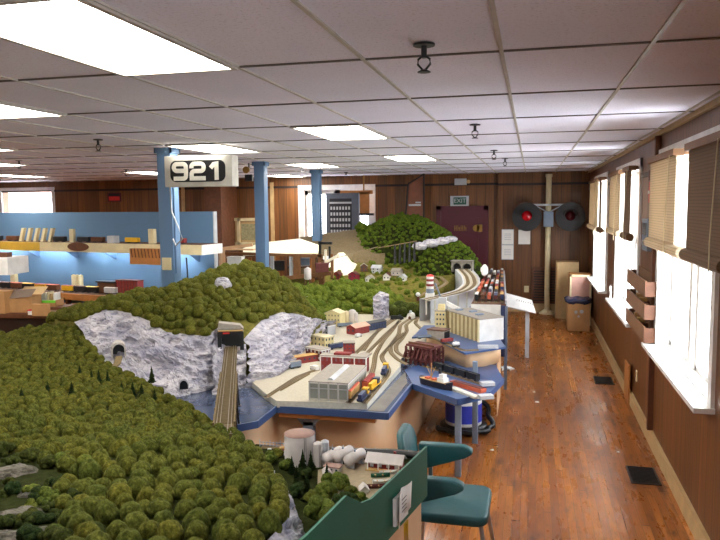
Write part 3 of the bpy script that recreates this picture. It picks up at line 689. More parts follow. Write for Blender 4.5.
for q in range(5):
    tt = thing('shelf_light', 'white strip light hidden beneath the upper shelf', 'strip light', under((-.6 - 1.15 * q, -.2, 1.81)), ang, 'strip lights beneath the upper shelf')
    MB().box(-.45, .45, -.02, .02, 0, .02).build('housing', 'white', tt); MB().box(-.43, .43, -.012, .012, -.012, 0).build('tube_lamp', emit('shelf_tube', (0.86, 0.95, 1, 1), 110.0) if q == 0 else bpy.data.materials['shelf_tube'], tt)
def shelf_item(name, x, y, z, w, d, h, mt, label, cat, group=None, tilt=0):
    m = MB(); m.extrude([(-w / 2, 0), (w / 2, 0), (w / 2 + tilt, h), (-w / 2 + tilt, h)], 'y', -d / 2, d / 2)
    return tag(m.build(name, mt, None, under((x, y, z)), ang), label, cat, group)
for q in range(5):
    shelf_item('card_divider', -2.72 - .15 * q, -.3, 1.856, .05, .05, .2, 'cream', 'leaning cream card, ' + ['first', 'second', 'third', 'fourth', 'fifth'][q] + ' from the right of five on the mustard shelf front', 'card', 'leaning cream cards on the shelf', .07)
shelf_item('upright_card', -2.27, -.3, 1.856, .07, .05, .19, 'cream', 'upright cream card on the shelf left of the oval plaque', 'card')
shelf_item('upright_card', -.78, -.32, 1.856, .09, .06, .2, 'cream', 'upright cream block on the shelf just left of the nearest blue post', 'card')
shelf_item('small_carton', -1.48, -.32, 1.856, .13, .1, .1, 'lgrey', 'small grey box on the upper shelf near the yellow boxcar', 'box')

# ------------------------------------------------------------------ rail vehicles: one builder
def rail_car(name, label, loc, rz, body, L=.16, w=.036, h=.045, kind='box', group=None, roof=None, base=.012, cat='model rail car'):
    t = thing(name, label, cat, loc, rz, group)
    fr = MB(); fr.box(-w / 2 * .9, w / 2 * .9, -L / 2, L / 2, base, base + .006); fr.box(-.004, .004, -L / 2 - .008, L / 2 + .008, base, base + .005); fr.build('underframe', 'dark', t)
    for s in (-1, 1):
        tr = MB(); tr.box(-w * .36, w * .36, s * L * .33 - .014, s * L * .33 + .014, .005, base)
        for q in (-.009, .009): tr.cyl((-w * .38, s * L * .33 + q, .0065), .0065, w * .76, 8, 'x')
        tr.build('truck', 'dark', t)
    b = MB(); z = base + .006
    if kind == 'box':
        b.box(-w / 2, w / 2, -L / 2, L / 2, z, z + h); b.build('car_body', body, t)
        r = MB(); r.extrude([(-w / 2 - .001, z + h), (w / 2 + .001, z + h), (w * .25, z + h + .006), (-w * .25, z + h + .006)], 'y', -L / 2, L / 2); r.build('car_roof', roof or 'roof_grey', t)
        [MB().box(s * w / 2, s * (w / 2 + .0015), -L * .12, L * .12, z + .002, z + h * .92).build('sliding_door', body, t) for s in (-1, 1)]
    elif kind == 'tank':
        b.rev((0, 0, z + h * .5), [(0, -L * .48), (h * .35, -L * .47), (h * .5, -L * .43), (h * .5, L * .43), (h * .35, L * .47), (0, L * .48)], 14, 'y'); b.build('tank', body, t)
        MB().cyl((0, 0, z + h * .95), h * .2, h * .2, 10).build('dome', body, t)
    elif kind == 'gondola':
        b.box(-w / 2, w / 2, -L / 2, L / 2, z, z + .003); b.box(-w / 2, -w / 2 + .003, -L / 2, L / 2, z, z + h); b.box(w / 2 - .003, w / 2, -L / 2, L / 2, z, z + h); b.box(-w / 2, w / 2, -L / 2, -L / 2 + .003, z, z + h); b.box(-w / 2, w / 2, L / 2 - .003, L / 2, z, z + h)
        b.build('car_body', body, t)
        if roof: MB().box(-w / 2 + .004, w / 2 - .004, -L / 2 + .004, L / 2 - .004, z + .003, z + h * .9).build('load', roof, t)
    elif kind == 'engine':
        b.box(-w / 2, w / 2, -L / 2, L / 2, z, z + h * .25); b.box(-w * .32, w * .32, -L * .48, L * .12, z + h * .25, z + h * .85); b.box(-w * .32, w * .32, L * .34, L * .48, z + h * .25, z + h * .6); b.build('hood', body, t)
        c = MB(); c.box(-w / 2, w / 2, L * .12, L * .34, z + h * .25, z + h * 1.05); c.build('cab', roof or body, t)
        wd = MB(); wd.box(-w / 2 - .0008, w / 2 + .0008, L * .15, L * .31, z + h * .66, z + h * .92); wd.build('cab_window', 'window', t)
    return t
col = ['oxide', 'yellow', 'navy', 'dark', 'brick', 'tanpaint', 'dwood', 'lgrey', 'black', 'orange']
cn = ['oxide red', 'yellow', 'navy', 'charcoal', 'brick red', 'tan', 'brown', 'light grey', 'black', 'orange']
seq_up = [(-.35, 4), (-1.15, 1), (-1.78, 6), (-2.05, 3), (-2.52, 8), (-3.5, 6), (-3.85, 3)]
for x, c in seq_up:
    where = {-.35: 'right of the nearest blue post', -1.15: 'left of the nearest blue post', -1.78: 'left of the small grey box', -2.05: 'over the oval plaque', -2.52: 'right of the cream cards', -3.5: 'left of the cream cards', -3.85: 'at the far left end'}[x]
    rail_car('model_boxcar', '%s model car on the upper shelf %s' % (cn[c], where), under((x, -.3, 1.856)), ang + math.pi / 2, col[c], .22, .06, .055, 'box', 'model cars on the upper shelf', col[c])
seq_lo = [(-.95, 4, 0, .95, .16, 'long brick red model building by the nearest blue post'), ]
o = thing('model_warehouse', 'long brick red model car shed on the lower deck beside the nearest blue post', 'model building', under((-1.12, -.42, 1.158)), ang)
MB().box(-.19, .19, -.06, .06, 0, .19).build('walls', 'brick', o); [MB().box(-.19 + .053 * q, -.18 + .053 * q, -.065, -.06, 0, .19).build('pilaster', 'oxide', o) for q in range(8)]; MB().box(-.2, .2, -.065, .065, .19, .2).build('roof', 'oxide', o)
o = thing('model_shed', 'dark low model shed left of the brick red car shed', 'model building', under((-1.5, -.42, 1.158)), ang); MB().box(-.15, .15, -.06, .06, 0, .15).build('walls', 'dwood', o); MB().box(-.17, .17, -.075, .075, .15, .17).build('roof', 'dark', o)
low = [(-1.38, 7, 'before the dark low shed'), (-1.72, 8, 'below the small grey box'), (-1.95, 3, 'below the oval plaque'), (-2.18, 1, 'right of the joined cream silos'), (-2.48, 6, 'in front of the joined silos'), (-2.72, 1, 'left of the joined silos'), (-2.98, 8, 'above the green banded tray'), (-3.22, 6, 'left of the green banded tray'), (-3.45, 3, 'near the open carton'), (-3.7, 7, 'behind the open carton'), (-3.95, 0, 'at the left end of the deck')]
for x, c, l in low:
    rail_car('model_boxcar', '%s model car on the lower deck %s' % (cn[c], l), under((x, -.5, 1.158)), ang + math.pi / 2, col[c], .2, .07, .07, 'box', 'model cars on the lower deck', col[(c + 3) % 10] if c != 7 else 'white')
o = thing('model_silos', 'three joined cream silos standing at the back of the lower deck', 'model silo', under((-2.32, -.2, 1.158)), ang)
for q in range(3): MB().rev((-.07 + .07 * q, 0, 0), [(.034, 0), (.034, .2), (.0, .215)], 14).build('silo', 'cream', o)
o = thing('model_bunker', 'brown slatted hanging rack fixed to the shelf front behind the nearest blue post', 'rack', under((-.66, -.5, 1.70)), ang)
MB().box(-.32, .32, -.05, .04, -.11, .1).build('rack_body', 'wood', o); m = MB(); [m.bar((-.29 + .058 * q, -.055, .1), (-.27 + .058 * q, -.055, -.02), .01) for q in range(11)]; m.build('slats', 'dwood', o)

# ------------------------------------------------------------------ boxes and table at the left edge
tz = 1.06
t = thing('work_table', 'dark brown table behind the tree covered hill at the left edge', 'table', (-6.35, 7.6, 0), .1)
MB().box(-1.0, .95, -.38, .38, tz - .05, tz).build('table_top', 'dwood', t)
MB().box(-1.0, .95, -.36, -.34, .02, tz - .05).build('shade_panel', 'dark_strip', t)  # added dark panel, stands in for the shade below the table top
for sx in (-.9, .85):
    for sy in (-.32, .32): MB().box(sx - .03, sx + .03, sy - .03, sy + .03, 0, tz - .05).build('leg', 'dwood', t)
t = thing('open_carton', 'brown open carton with its grey inner flap raised', 'box', PY(19, 313, 7.35) + Vector((0, .12, 0)), .15); t.location.z = tz
m = MB(); m.box(-.17, .15, -.12, -.11, 0, .17); m.box(-.17, .15, .11, .12, 0, .2); m.box(-.17, -.16, -.12, .12, 0, .17); m.box(.14, .15, -.12, .12, 0, .2); m.box(-.17, .15, -.12, .12, 0, .01); m.build('carton_body', 'card', t)
m = MB(); m.add([(-.15, .12, .2), (.16, .12, .2), (.20, .2, .29), (-.12, .2, .29), (-.15, .126, .2), (.16, .126, .2), (.20, .206, .29), (-.12, .206, .29)], [(0, 1, 2, 3), (7, 6, 5, 4), (0, 4, 5, 1), (1, 5, 6, 2), (2, 6, 7, 3), (3, 7, 4, 0)]); m.build('flap', 'base_tan', t)
m = MB(); m.add([(-.17, -.12, .17), (.15, -.12, .2), (.17, -.03, .29), (-.13, -.03, .27), (-.17, -.114, .17), (.15, -.114, .2), (.17, -.024, .29), (-.13, -.024, .27)], [(0, 1, 2, 3), (7, 6, 5, 4), (0, 4, 5, 1), (1, 5, 6, 2), (2, 6, 7, 3), (3, 7, 4, 0)]); m.build('inner_flap', plain('grey_card', srgb(112, 96, 84), 0.8), t)
t = thing('tan_carton', 'tan carton cut off by the left edge, beside the open carton', 'box', (PY(2, 315, 7.3).x, 7.35, tz), .1); MB().box(-.14, .09, -.12, .12, 0, .27).build('carton_body', 'card', t); MB().box(-.145, .095, -.03, .03, .268, .274).build('tape', 'base_tan', t)
t = thing('magazine_box', 'tan tray with a lime green band full of pale magazines', 'box', (PY(45, 304, 7.7).x, 7.75, PY(45, 306, 7.7).z), .1)
bz = t.location.z
m = MB(); m.box(-.2, .17, -.1, .1, 0, .012); m.box(-.2, .17, -.1, -.09, 0, .055); m.box(-.2, .17, .09, .1, 0, .1); m.box(-.2, -.19, -.1, .1, 0, .08); m.box(.16, .17, -.1, .1, 0, .08); m.build('tray_body', 'card', t)
MB().box(-.2, .17, -.106, -.09, .05, .08).build('green_band', 'limegreen', t)
q0 = Vector(t.location)
for q in range(8):
    tag(MB().box(-.008, .008, -.07, .07, 0, .15 + .01 * (q % 3)).build('magazine', ['paper', 'cream', 'base_tan', 'paper'][q % 4], None, q0 + Vector((-.17 + q * .044, -.017 + q * .004, .012)), .12), 'upright pale magazine packed in the green banded tray', 'magazine', 'magazines in the green banded tray')
MB().box(-.2, .3, -.14, .14, -bz, -.002).build('tray_stand', 'dwood', t)
t = thing('white_tub', 'small red and white packet on the brown board in front of the magazine tray', 'packet', (PY(34, 306, 7.25).x, 7.25, tz), .1); MB().box(-.06, .06, -.04, .04, 0, .05).build('tub', 'white', t); MB().box(-.065, -.02, -.045, .045, .05, .062).build('lid', 'red', t)
tag(MB().box(-.09, .11, -.03, .03, -.14, 0).build('brown_board', 'card', None, PY(40, 304, 7.1), .12), 'brown board standing on edge before the magazine tray', 'board')
t = thing('side_shelf', 'white fronted shelf end cut off by the left edge', 'shelf', (-6.26, 7.35, 1.54), .1)
MB().box(-1.2, .03, -.12, .3, .0, .21).build('shelf_front', 'white', t); MB().box(-.5, -.44, -.02, .04, -.48, 0).build('shelf_bracket', 'dwood', t)
tag(MB().box(-.5, -.06, -.05, .05, 0, .06).build('model_track', 'dwood', None, (-6.26, 7.4, 1.75), .1), 'dark strip of track lying on the cut off shelf end', 'track')
t = thing('yellow_block', 'lime yellow block below the cut off shelf end', 'block', under((-3.55, -.3, 1.15)), ang); MB().box(-.12, .12, -.04, .04, 0, .07).build('block_body', plain('lime_yellow', srgb(206, 206, 50), .6), t); MB().box(-.02, .08, -.03, .03, .07, .2).build('upright', 'cream', t)

# ------------------------------------------------------------------ terrain tools
def tps(pts, lam=0.002):
    p = np.array(pts, float); n = len(p)
    d = np.linalg.norm(p[:, None, :2] - p[None, :, :2], axis=2)
    K = np.where(d > 0, d * d * np.log(d + 1e-9), 0) + lam * np.eye(n)
    A = np.zeros((n + 3, n + 3)); A[:n, :n] = K; A[:n, n:] = np.c_[np.ones(n), p[:, :2]]; A[n:, :n] = A[:n, n:].T
    w = np.linalg.solve(A, np.r_[p[:, 2], 0, 0, 0])
    def f(x, y):
        r = np.hypot(p[:, 0] - x, p[:, 1] - y); k = np.where(r > 0, r * r * np.log(r + 1e-9), 0)
        return float(k @ w[:n] + w[n] + w[n + 1] * x + w[n + 2] * y)
    return f
def inside(poly, x, y):
    c = False; n = len(poly)
    for i in range(n):
        x1, y1 = poly[i][0], poly[i][1]; x2, y2 = poly[i - 1][0], poly[i - 1][1]
        if (y1 > y) != (y2 > y) and x < (x2 - x1) * (y - y1) / (y2 - y1) + x1: c = not c
    return c
def fbm(x, y, z, s, oct=4):
    return noise.fractal(Vector((x * s, y * s, z * s)), 1.0, 2.0, oct)
def terrain(name, poly, f, step, zbase, mat, amp=.02, parent=None):
    # ground of a model hill: the outline cut from a fine grid, raised to the height f, with sides down to zbase
    bm = bmesh.new(); n = len(poly)
    xs = [p[0] for p in poly]; ys = [p[1] for p in poly]
    v = [bm.verts.new((p[0], p[1], 0)) for p in poly]; bm.faces.new(v)
    for ax, lo, hi in ((0, min(xs), max(xs)), (1, min(ys), max(ys))):
        k = lo + step
        while k < hi:
            co = (k, 0, 0) if ax == 0 else (0, k, 0); no = (1, 0, 0) if ax == 0 else (0, 1, 0)
            bmesh.ops.bisect_plane(bm, geom=bm.verts[:] + bm.edges[:] + bm.faces[:], plane_co=co, plane_no=no); k += step
    bmesh.ops.triangulate(bm, faces=bm.faces[:])
    for q in bm.verts:
        q.co.z = f(q.co.x, q.co.y) + amp * fbm(q.co.x, q.co.y, 0, 6)
    eg = [e for e in bm.edges if e.is_boundary]
    r = bmesh.ops.extrude_edge_only(bm, edges=eg)
    for q in r['geom']:
        if isinstance(q, bmesh.types.BMVert): q.co.z = zbase
    bmesh.ops.recalc_face_normals(bm, faces=bm.faces)
    me = bpy.data.meshes.new(name); bm.to_mesh(me); bm.free(); me.materials.append(M[mat])
    me.polygons.foreach_set('use_smooth', [True] * len(me.polygons))
    o = bpy.data.objects.new(name, me); C.objects.link(o); o.parent = parent
    return o
def resample(line, n):
    L = [0]
    for a, b in zip(line, line[1:]): L.append(L[-1] + (Vector(b) - Vector(a)).length)
    out = []
    for k in range(n):
        s = L[-1] * k / (n - 1); i = 0
        while i < len(L) - 2 and L[i + 1] < s: i += 1
        out.append(Vector(line[i]).lerp(Vector(line[i + 1]), (s - L[i]) / max(1e-9, L[i + 1] - L[i])))
    return out
def cliff(name, top, bot, mat, parent=None, nu=90, nv=34, amp=.07, sc=4.0, bulge=.0, push=.0):
    T = resample(top, nu); Bt = resample(bot, nu); v = []
    for j in range(nv):
        w = j / (nv - 1)
        for i in range(nu):
            p = T[i].lerp(Bt[i], w)
            tang = (T[min(i + 1, nu - 1)] - T[max(i - 1, 0)]); nn = Vector((tang.y, -tang.x, .35 * tang.length)).normalized()
            e = min(1, w * 6) * min(1, (1 - w) * 8 + .3)
            rg = noise.ridged_multi_fractal(Vector((p.x * sc, p.y * sc, p.z * sc * 1.7)), 1.0, 2.1, 5, 1.0, 2.0)
            ter = abs(((p.z + .05 * fbm(p.x, p.y, p.z, 3)) * 14) % 1 - .5)
            v.append(p + nn * e * (push + amp * (rg - 1.0) + .022 * (ter - .25) + bulge * math.sin(math.pi * w)))
    m = MB(); m.add(v, [(j * nu + i, j * nu + i + 1, (j + 1) * nu + i + 1, (j + 1) * nu + i) for j in range(nv - 1) for i in range(nu - 1)], 0, False)
    return m.build(name, mat, parent)

def blob(sub, seed, squash=.85, rough=.12, sc=3.0, flat=-.45):
    bm = bmesh.new(); bmesh.ops.create_icosphere(bm, subdivisions=sub, radius=1)
    for q in bm.verts:
        k = 1 + rough * noise.fractal(q.co * sc + Vector((seed * 7.1, seed, 0)), 1.0, 2.0, 4)
        q.co = q.co * k; q.co.z *= squash
        if q.co.z < flat: q.co.z = flat
        q.co.z -= flat
    v = [tuple(q.co) for q in bm.verts]; f = [tuple(q.index for q in fc.verts) for fc in bm.faces]; bm.free()
    return v, f
def blob_mesh(name, mat, *a, **k):
    v, f = blob(*a, **k); me = bpy.data.meshes.new(name); me.from_pydata(v, [], f); me.materials.append(M[mat])
    me.polygons.foreach_set('use_smooth', [True] * len(me.polygons)); return me
def poisson(poly, f, rfun, seed, tries=9000, K=.74):
    rr = random.Random(seed); xs = [p[0] for p in poly]; ys = [p[1] for p in poly]; pts = []; cell = {}
    G = .25
    for _ in range(tries):
        x = rr.uniform(min(xs), max(xs)); y = rr.uniform(min(ys), max(ys))
        if not inside(poly, x, y): continue
        r = rfun(x, y, rr); cx, cy = int(x // G), int(y // G); ok = True
        for i in (-1, 0, 1):
            for j in (-1, 0, 1):
                for (a, b, q) in cell.get((cx + i, cy + j), ()):
                    if (a - x) ** 2 + (b - y) ** 2 < ((r + q) * K) ** 2: ok = False; break
                if not ok: break
            if not ok: break
        if ok: pts.append((x, y, r)); cell.setdefault((cx, cy), []).append((x, y, r))
    return pts
def merged(name, items, mats, protos, seed=1):
    # many tiny clumps that nobody could count, as one object
    rr = random.Random(seed); V = []; F = []; MI = []
    for (x, y, z, r, mi) in items:
        v, f = rr.choice(protos); a = rr.uniform(0, 6.28); c, s = math.cos(a) * r, math.sin(a) * r; hz = r * rr.uniform(.85, 1.25); n = len(V)
        V += [(x + c * p[0] - s * p[1], y + s * p[0] + c * p[1], z + hz * p[2]) for p in v]; F += [tuple(i + n for i in q) for q in f]; MI += [mi] * len(f)
    me = bpy.data.meshes.new(name); me.from_pydata(V, [], F)
    for k in mats: me.materials.append(M[k])
    me.polygons.foreach_set('material_index', MI); me.polygons.foreach_set('use_smooth', [True] * len(F))
    o = bpy.data.objects.new(name, me); C.objects.link(o); return o

# ------------------------------------------------------------------ near hill
edge = [PY(255, 535, 2.15), PY(284, 508, 2.5), PY(276, 474, 2.95), PY(254, 444, 3.4), PY(232, 428, 3.75), PY(205, 414, 4.1), PY(185, 402, 4.45), PY(160, 386, 4.75), PY(130, 372, 5.0), PY(96, 350, 5.3), PY(74, 326, 5.75), PY(40, 325, 6.0)]
edge = [e - Vector((0, 0, .05)) for e in edge]
left = [PY(0, 338, 5.5), PY(0, 430, 3.2), PY(0, 540, 1.85), PY(150, 540, 1.95), PY(250, 540, 2.1), PY(270, 490, 2.62), PY(150, 440, 3.1), PY(60, 400, 3.9)]
f_near = tps([tuple(p) for p in edge] + [(p.x, p.y, p.z - .05) for p in left], .02)
near_poly = [(p.x, p.y) for p in edge] + [(-5.0, 6.0), (-5.2, 5.2), (-4.6, 4.2), (-3.6, 3.0), (-2.9, 2.2), (-2.3, 1.6), (-1.7, 1.35), (-1.15, 1.35)]
o = terrain('model_hillside', near_poly, f_near, .11, .55, 'soil', .015)
tag(o, 'big olive hillside in the foreground covered with round trees', 'model hill')
rk = [(p.x + .02, p.y - .01, f_near(p.x, p.y) + .01) for p in [Vector((-1.15, 1.4, 0)), edge[0], edge[1], edge[2], edge[3]]]
bt = [(-1.0, 1.4, .85), (edge[0].x + .14, edge[0].y - .02, .87), (edge[1].x + .14, edge[1].y, .86), (edge[2].x + .1, edge[2].y + .03, .86), (edge[3].x + .06, edge[3].y + .05, .86)]
cliff('rock_face', rk, bt, 'rock', o, 70, 30, .04, 7)
top = [PY(0, 478, 2.02), PY(14, 458, 2.15), PY(34, 470, 2.12), PY(44, 500, 1.98), PY(52, 545, 1.85)]
bot = [p + Vector((.22, -.22, -.3)) for p in top]
rr = random.Random(11)
def on_near(px, py, dz=0.0):
    d = _ray(px, py); k = 1.2
    while k < 7:
        x, y, z = d[0] * k, d[1] * k, H + d[2] * k
        if z < f_near(x, y): return Vector((x, y, z + dz))
        k += .01
    return Vector((x, y, z))

tree_me = [blob_mesh('tree_crown', 'tree', 4, s, .98, .09, 1.8, -.55) for s in range(6)]
rock_zone = [(p.x, p.y) for p in top] + [(p.x, p.y) for p in bot[::-1]]
def rnear(x, y, r): return r.choice((.037, .040, .043, .046)) if y < 3.3 and x > -2.2 else r.choice((.030, .033, .036, .039))
def in_rocks(x, y): return x < -1.02 and y < 2.15 and (x + 1.62) ** 2 + (y - 1.72) ** 2 < .05
pts = [p for p in poisson(near_poly, f_near, rnear, 5, 70000, .92) ]
def pix(x, y, z):
    d = np.array([x, y, z - H]); c = (_r @ d, _u @ d, _f @ d)
    return (360 + FL * c[0] / c[2], 270 - FL * c[1] / c[2]) if c[2] > .1 else (-999, -999)
vis = []; hid = []
for x, y, r in pts:
    z = f_near(x, y); u, v = pix(x, y, z + r)
    (vis if -12 < u < 330 and 300 < v < 552 else hid).append((x, y, z, r))
vis = [w for w in vis if not (lambda q: q[0] < 58 and q[1] > 452 + .3 * q[0])(pix(w[0], w[1], w[2]))]
vis.sort(key=lambda p: -p[3] / math.hypot(p[0], p[1]))
for k, (x, y, z, r) in enumerate(vis[:300]):
    o = bpy.data.objects.new('model_tree', tree_me[k % 6]); C.objects.link(o)
    o.location = (x, y, z - .012 + .01 * fbm(x, y, 0, 5)); o.scale = (r * rr.uniform(1.0, 1.08), r * rr.uniform(1.0, 1.08), r * rr.uniform(1.15, 1.45)); o.rotation_euler = (rr.uniform(-.15, .15), rr.uniform(-.15, .15), rr.uniform(0, 6.28))
    tag(o, 'small round olive model tree packed on the foreground hillside', 'model tree', 'round trees on the foreground hillside')
P2 = [blob(2, s, .95, .12, 2.0, -.55) for s in range(5)]; P3 = [blob(3, s, .98, .11, 2.0, -.55) for s in range(4)]
print('near trees', len(vis), len(hid))
rest = [(x, y, z - .012, r * 1.15, 0) for x, y, z, r in vis[300:]] + [(x, y, z - .012, r * 1.15, 0) for x, y, z, r in hid]
tag(merged('model_forest', rest, ['tree_s'], P3, 2), 'farther round trees along the back of the foreground hillside', 'model trees', None, 'stuff')

# rock outcrop and bushes in the near left corner
def rock(name, loc, sx, sy, sz, seed, label, group=None, mat='rock', rz=0):
    bm = bmesh.new(); bmesh.ops.create_icosphere(bm, subdivisions=4, radius=1)
    for q in bm.verts:
        n_ = noise.ridged_multi_fractal(q.co * 1.3 + Vector((seed * 3.7, seed, 2)), 1.0, 2.1, 5, 1.0, 2.0)
        q.co *= .78 + .16 * n_; q.co.z = math.floor(q.co.z * 5) / 5 * .35 + q.co.z * .65
    v = [(q.co.x * sx, q.co.y * sy, q.co.z * sz) for q in bm.verts]; f = [tuple(q.index for q in fc.verts) for fc in bm.faces]; bm.free()
    m = MB(); m.add(v, f, 0, False); return tag(m.build(name, mat, None, loc, rz), label, 'model rock', group)
M['rockm'] = rock_mat('mossy_shaded_rock', srgb(58, 58, 34), srgb(128, 120, 112), srgb(44, 42, 30))  # dark tones also hold the weaker light of this corner
for px, py, y, s, l in [(14, 474, 2.05, .12, 'grey rock shelf at the left edge of the near corner, topmost'), (38, 494, 1.95, .09, 'pale rock in the near left corner below the big round bush'), (18, 518, 1.86, .11, 'blocky pale rock in the lowest left corner'), (44, 530, 1.8, .06, 'small pale rock right of the blocky corner rock'), (2, 540, 1.75, .10, 'dark rock cut off at the bottom left corner')]:
    p = on_near(px, py, -.02)
    rock('model_rock', p, s, s * .6, s * .55, px, l, 'rocks in the near left corner', 'rockm', .5)
def shrub(name, p, r, mat, label, group, seed, n=14, cat='model shrub'):
    r_ = random.Random(seed); m = MB()
    for k in range(n):
        v, f = P3[k % 4]; a = r_.uniform(0, 6.28); d = r * r_.uniform(0, .75); q = r * r_.uniform(.32, .55); z = r * r_.uniform(0, .9) * (1 - d / r * .5)
        m.add([(d * math.cos(a) + q * u[0], d * math.sin(a) + q * u[1], z + q * u[2]) for u in v], f, 0, True)
    return tag(m.build(name, mat, None, p), label, cat, group)
def conifer(p, h, label, group=None, seed=0):
    t = thing('model_conifer', label, 'model tree', p, seed, group)
    MB().rev((0, 0, 0), [(.05 * h, 0), (.02 * h, h * .8)], 6).build('trunk', 'dwood', t)
    m = MB(); r_ = random.Random(seed); n = 9
    for k in range(n):
        z = h * (.12 + .84 * k / n); rad = h * .24 * (1 - k / n) + .012 * h; sg = 11
        ring = [(rad * r_.uniform(.6, 1.2) * math.cos(6.283 * i / sg), rad * r_.uniform(.6, 1.2) * math.sin(6.283 * i / sg), z - h * r_.uniform(.03, .09)) for i in range(sg)]
        m.add(ring + [(0, 0, z + h * .11), (0, 0, z - h * .02)], [(i, (i + 1) % sg, sg) for i in range(sg)] + [((i + 1) % sg, i, sg + 1) for i in range(sg)], 0, True)
    m.build('foliage', 'conifer', t); return t
for k, (px, py, y, r, l) in enumerate([(86, 470, 2.12, .07, 'big rounded bush beside the pale corner rocks'), (70, 520, 1.9, .05, 'yellowish small bush near the bottom left corner'), (60, 480, 2.05, .045, 'dark bush between the corner rocks and the big rounded bush'), (52, 505, 1.95, .035, 'low dark scrub among the corner rocks'), (12, 488, 1.96, .045, 'trailing green scrub over the corner rock shelf'), (30, 455, 2.15, .06, 'dark olive bush above the corner rock shelf'), (48, 462, 2.1, .05, 'dark bush at the upper right of the corner rocks'), (6, 450, 2.2, .06, 'dark bush at the left edge above the corner rocks'), (30, 505, 1.9, .04, 'mossy green tuft between the corner rocks'), (30, 536, 1.76, .05, 'dark bush at the bottom edge among the corner rocks'), (95, 535, 1.85, .06, 'big dark bush at the bottom edge right of the corner rocks'), (62, 540, 1.78, .05, 'dark bush at the bottom edge beside the small pale rock'), (75, 497, 2.0, .05, 'dark olive bush below the big rounded bush')]):
    p = on_near(px, py + 6)
    shrub('model_shrub', p, r * .85, 'shrub' if k in (0, 1, 8) else 'conifer' if k in (2, 4, 9) else 'tree_d', l, 'bushes in the near left corner', 40 + k)
for k, (px, py, y) in enumerate([(92, 378, 4.6), (99, 380, 4.55), (108, 384, 4.5), (80, 372, 4.7), (133, 392, 4.35), (142, 396, 4.3), (122, 390, 4.4), (155, 400, 4.2), (72, 396, 4.1), (22, 397, 4.0), (48, 392, 4.1), (152, 378, 4.7)]):
    p = on_near(px, py + 4, -.01)
    conifer(p, .11 + .02 * (k % 3), 'dark pointed conifer among the round trees by the grey cliff', 'dark conifers on the back of the foreground hill', k + 1)

rs = random.Random(77)
for k in range(26):
    p = on_near(rs.uniform(-4, 62), rs.uniform(455, 545))
    shrub('model_shrub', p - Vector((0, 0, .012)), rs.uniform(.028, .05), ('tree_d', 'shrub', 'tree_d', 'conifer')[k % 4], 'low scrubby bush between the rocks in the near left corner', 'low scrub in the near left corner', 200 + k, 10)
# ------------------------------------------------------------------ rear ridge with its grey cliffs
ctop = [PY(74, 322, 5.75), PY(88, 316, 5.85), PY(105, 308, 5.95), PY(130, 313, 5.95), PY(152, 322, 5.9), PY(166, 332, 5.85), PY(185, 334, 5.88), PY(206, 336, 5.9), PY(219, 327, 6.05)]
cbot = [PY(96, 352, 5.45), PY(104, 362, 5.4), PY(116, 366, 5.45), PY(128, 378, 5.45), PY(150, 388, 5.4), PY(170, 398, 5.4), PY(190, 408, 5.45), PY(206, 406, 5.6), PY(219, 396, 5.8)]
for q in cbot[4:]: q.z = min(q.z, .69)
ctop2 = [PY(243, 340, 6.15), PY(252, 330, 6.3), PY(264, 318, 6.6), PY(282, 312, 6.9), PY(298, 314, 7.15), PY(310, 318, 7.5), PY(322, 324, 8.0)]
cbot2 = [P(240, 390, .69), P(258, 387, .69), P(276, 378, .72), P(290, 366, .74), P(302, 352, .74), P(322, 332, .74), P(333, 322, .74)]
ridge = [tuple(PY(62, 322, 6.6)), tuple(PY(100, 309, 6.7)), tuple(PY(140, 299, 6.85)), tuple(PY(165, 292, 6.9)), tuple(PY(190, 286, 6.95)), tuple(PY(212, 276, 7.1)), tuple(PY(232, 271, 7.3)), tuple(PY(262, 269, 7.6)), tuple(PY(285, 286, 8.0)), tuple(PY(302, 302, 8.3))]
back = [(-4.5, 7.2, 1.15), (-3.9, 7.8, 1.3), (-3.3, 8.2, 1.4), (-3.0, 8.8, 1.3)]
f_ridge = tps([tuple(p) for p in ctop + ctop2] + ridge + back, .01)
rp = [(p.x, p.y) for p in ctop] + [PY(228, 340, 6.05).xy[:]] + [(p.x, p.y) for p in ctop2] + [(-2.95, 8.45), (-3.2, 8.7), (-3.4, 8.2), (-3.95, 7.8), (-4.5, 7.05), (-5.0, 6.7), (-4.95, 6.3), (-4.6, 6.0)]
rid = terrain('model_ridge', rp, f_ridge, .11, .5, 'grass', .02)
tag(rid, 'tree covered ridge with grey cliffs between the gorge and the blue post', 'model hill')
cliff('rock_face', ctop, cbot, 'rock', rid, 120, 40, .09, 4.2)
cliff('rock_face', ctop2, cbot2, 'rock', rid, 120, 44, .07, 5.0, push=.07)
cliff('rock_face', [PY(215, 334, 6.02), PY(226, 346, 6.0), PY(246, 344, 6.1)], [P(213, 396, .69), P(228, 394, .69), P(246, 388, .69)], 'rock', rid, 40, 30, .06, 5)
def road(name, line, w, mat, z=.0, parent=None):
    m = MB(); n = len(line); v = []
    for i, p in enumerate(line):
        d = Vector(line[min(i + 1, n - 1)]) - Vector(line[max(i - 1, 0)]); q = Vector((-d.y, d.x, 0)).normalized() * w / 2
        for s in (-1, 1): v.append(Vector(p) + q * s + Vector((0, 0, z)))
        for s in (-1, 1): v.append(Vector(p) + q * s * 1.25 + Vector((0, 0, z - .012)))
    f = []
    for i in range(n - 1):
        a, b = 4 * i, 4 * i + 4
        f += [(a, b, b + 1, a + 1), (a, a + 2, b + 2, b), (a + 1, b + 1, b + 3, a + 3)]
    m.add(v, f, 0, False); return m.build(name, mat, parent)
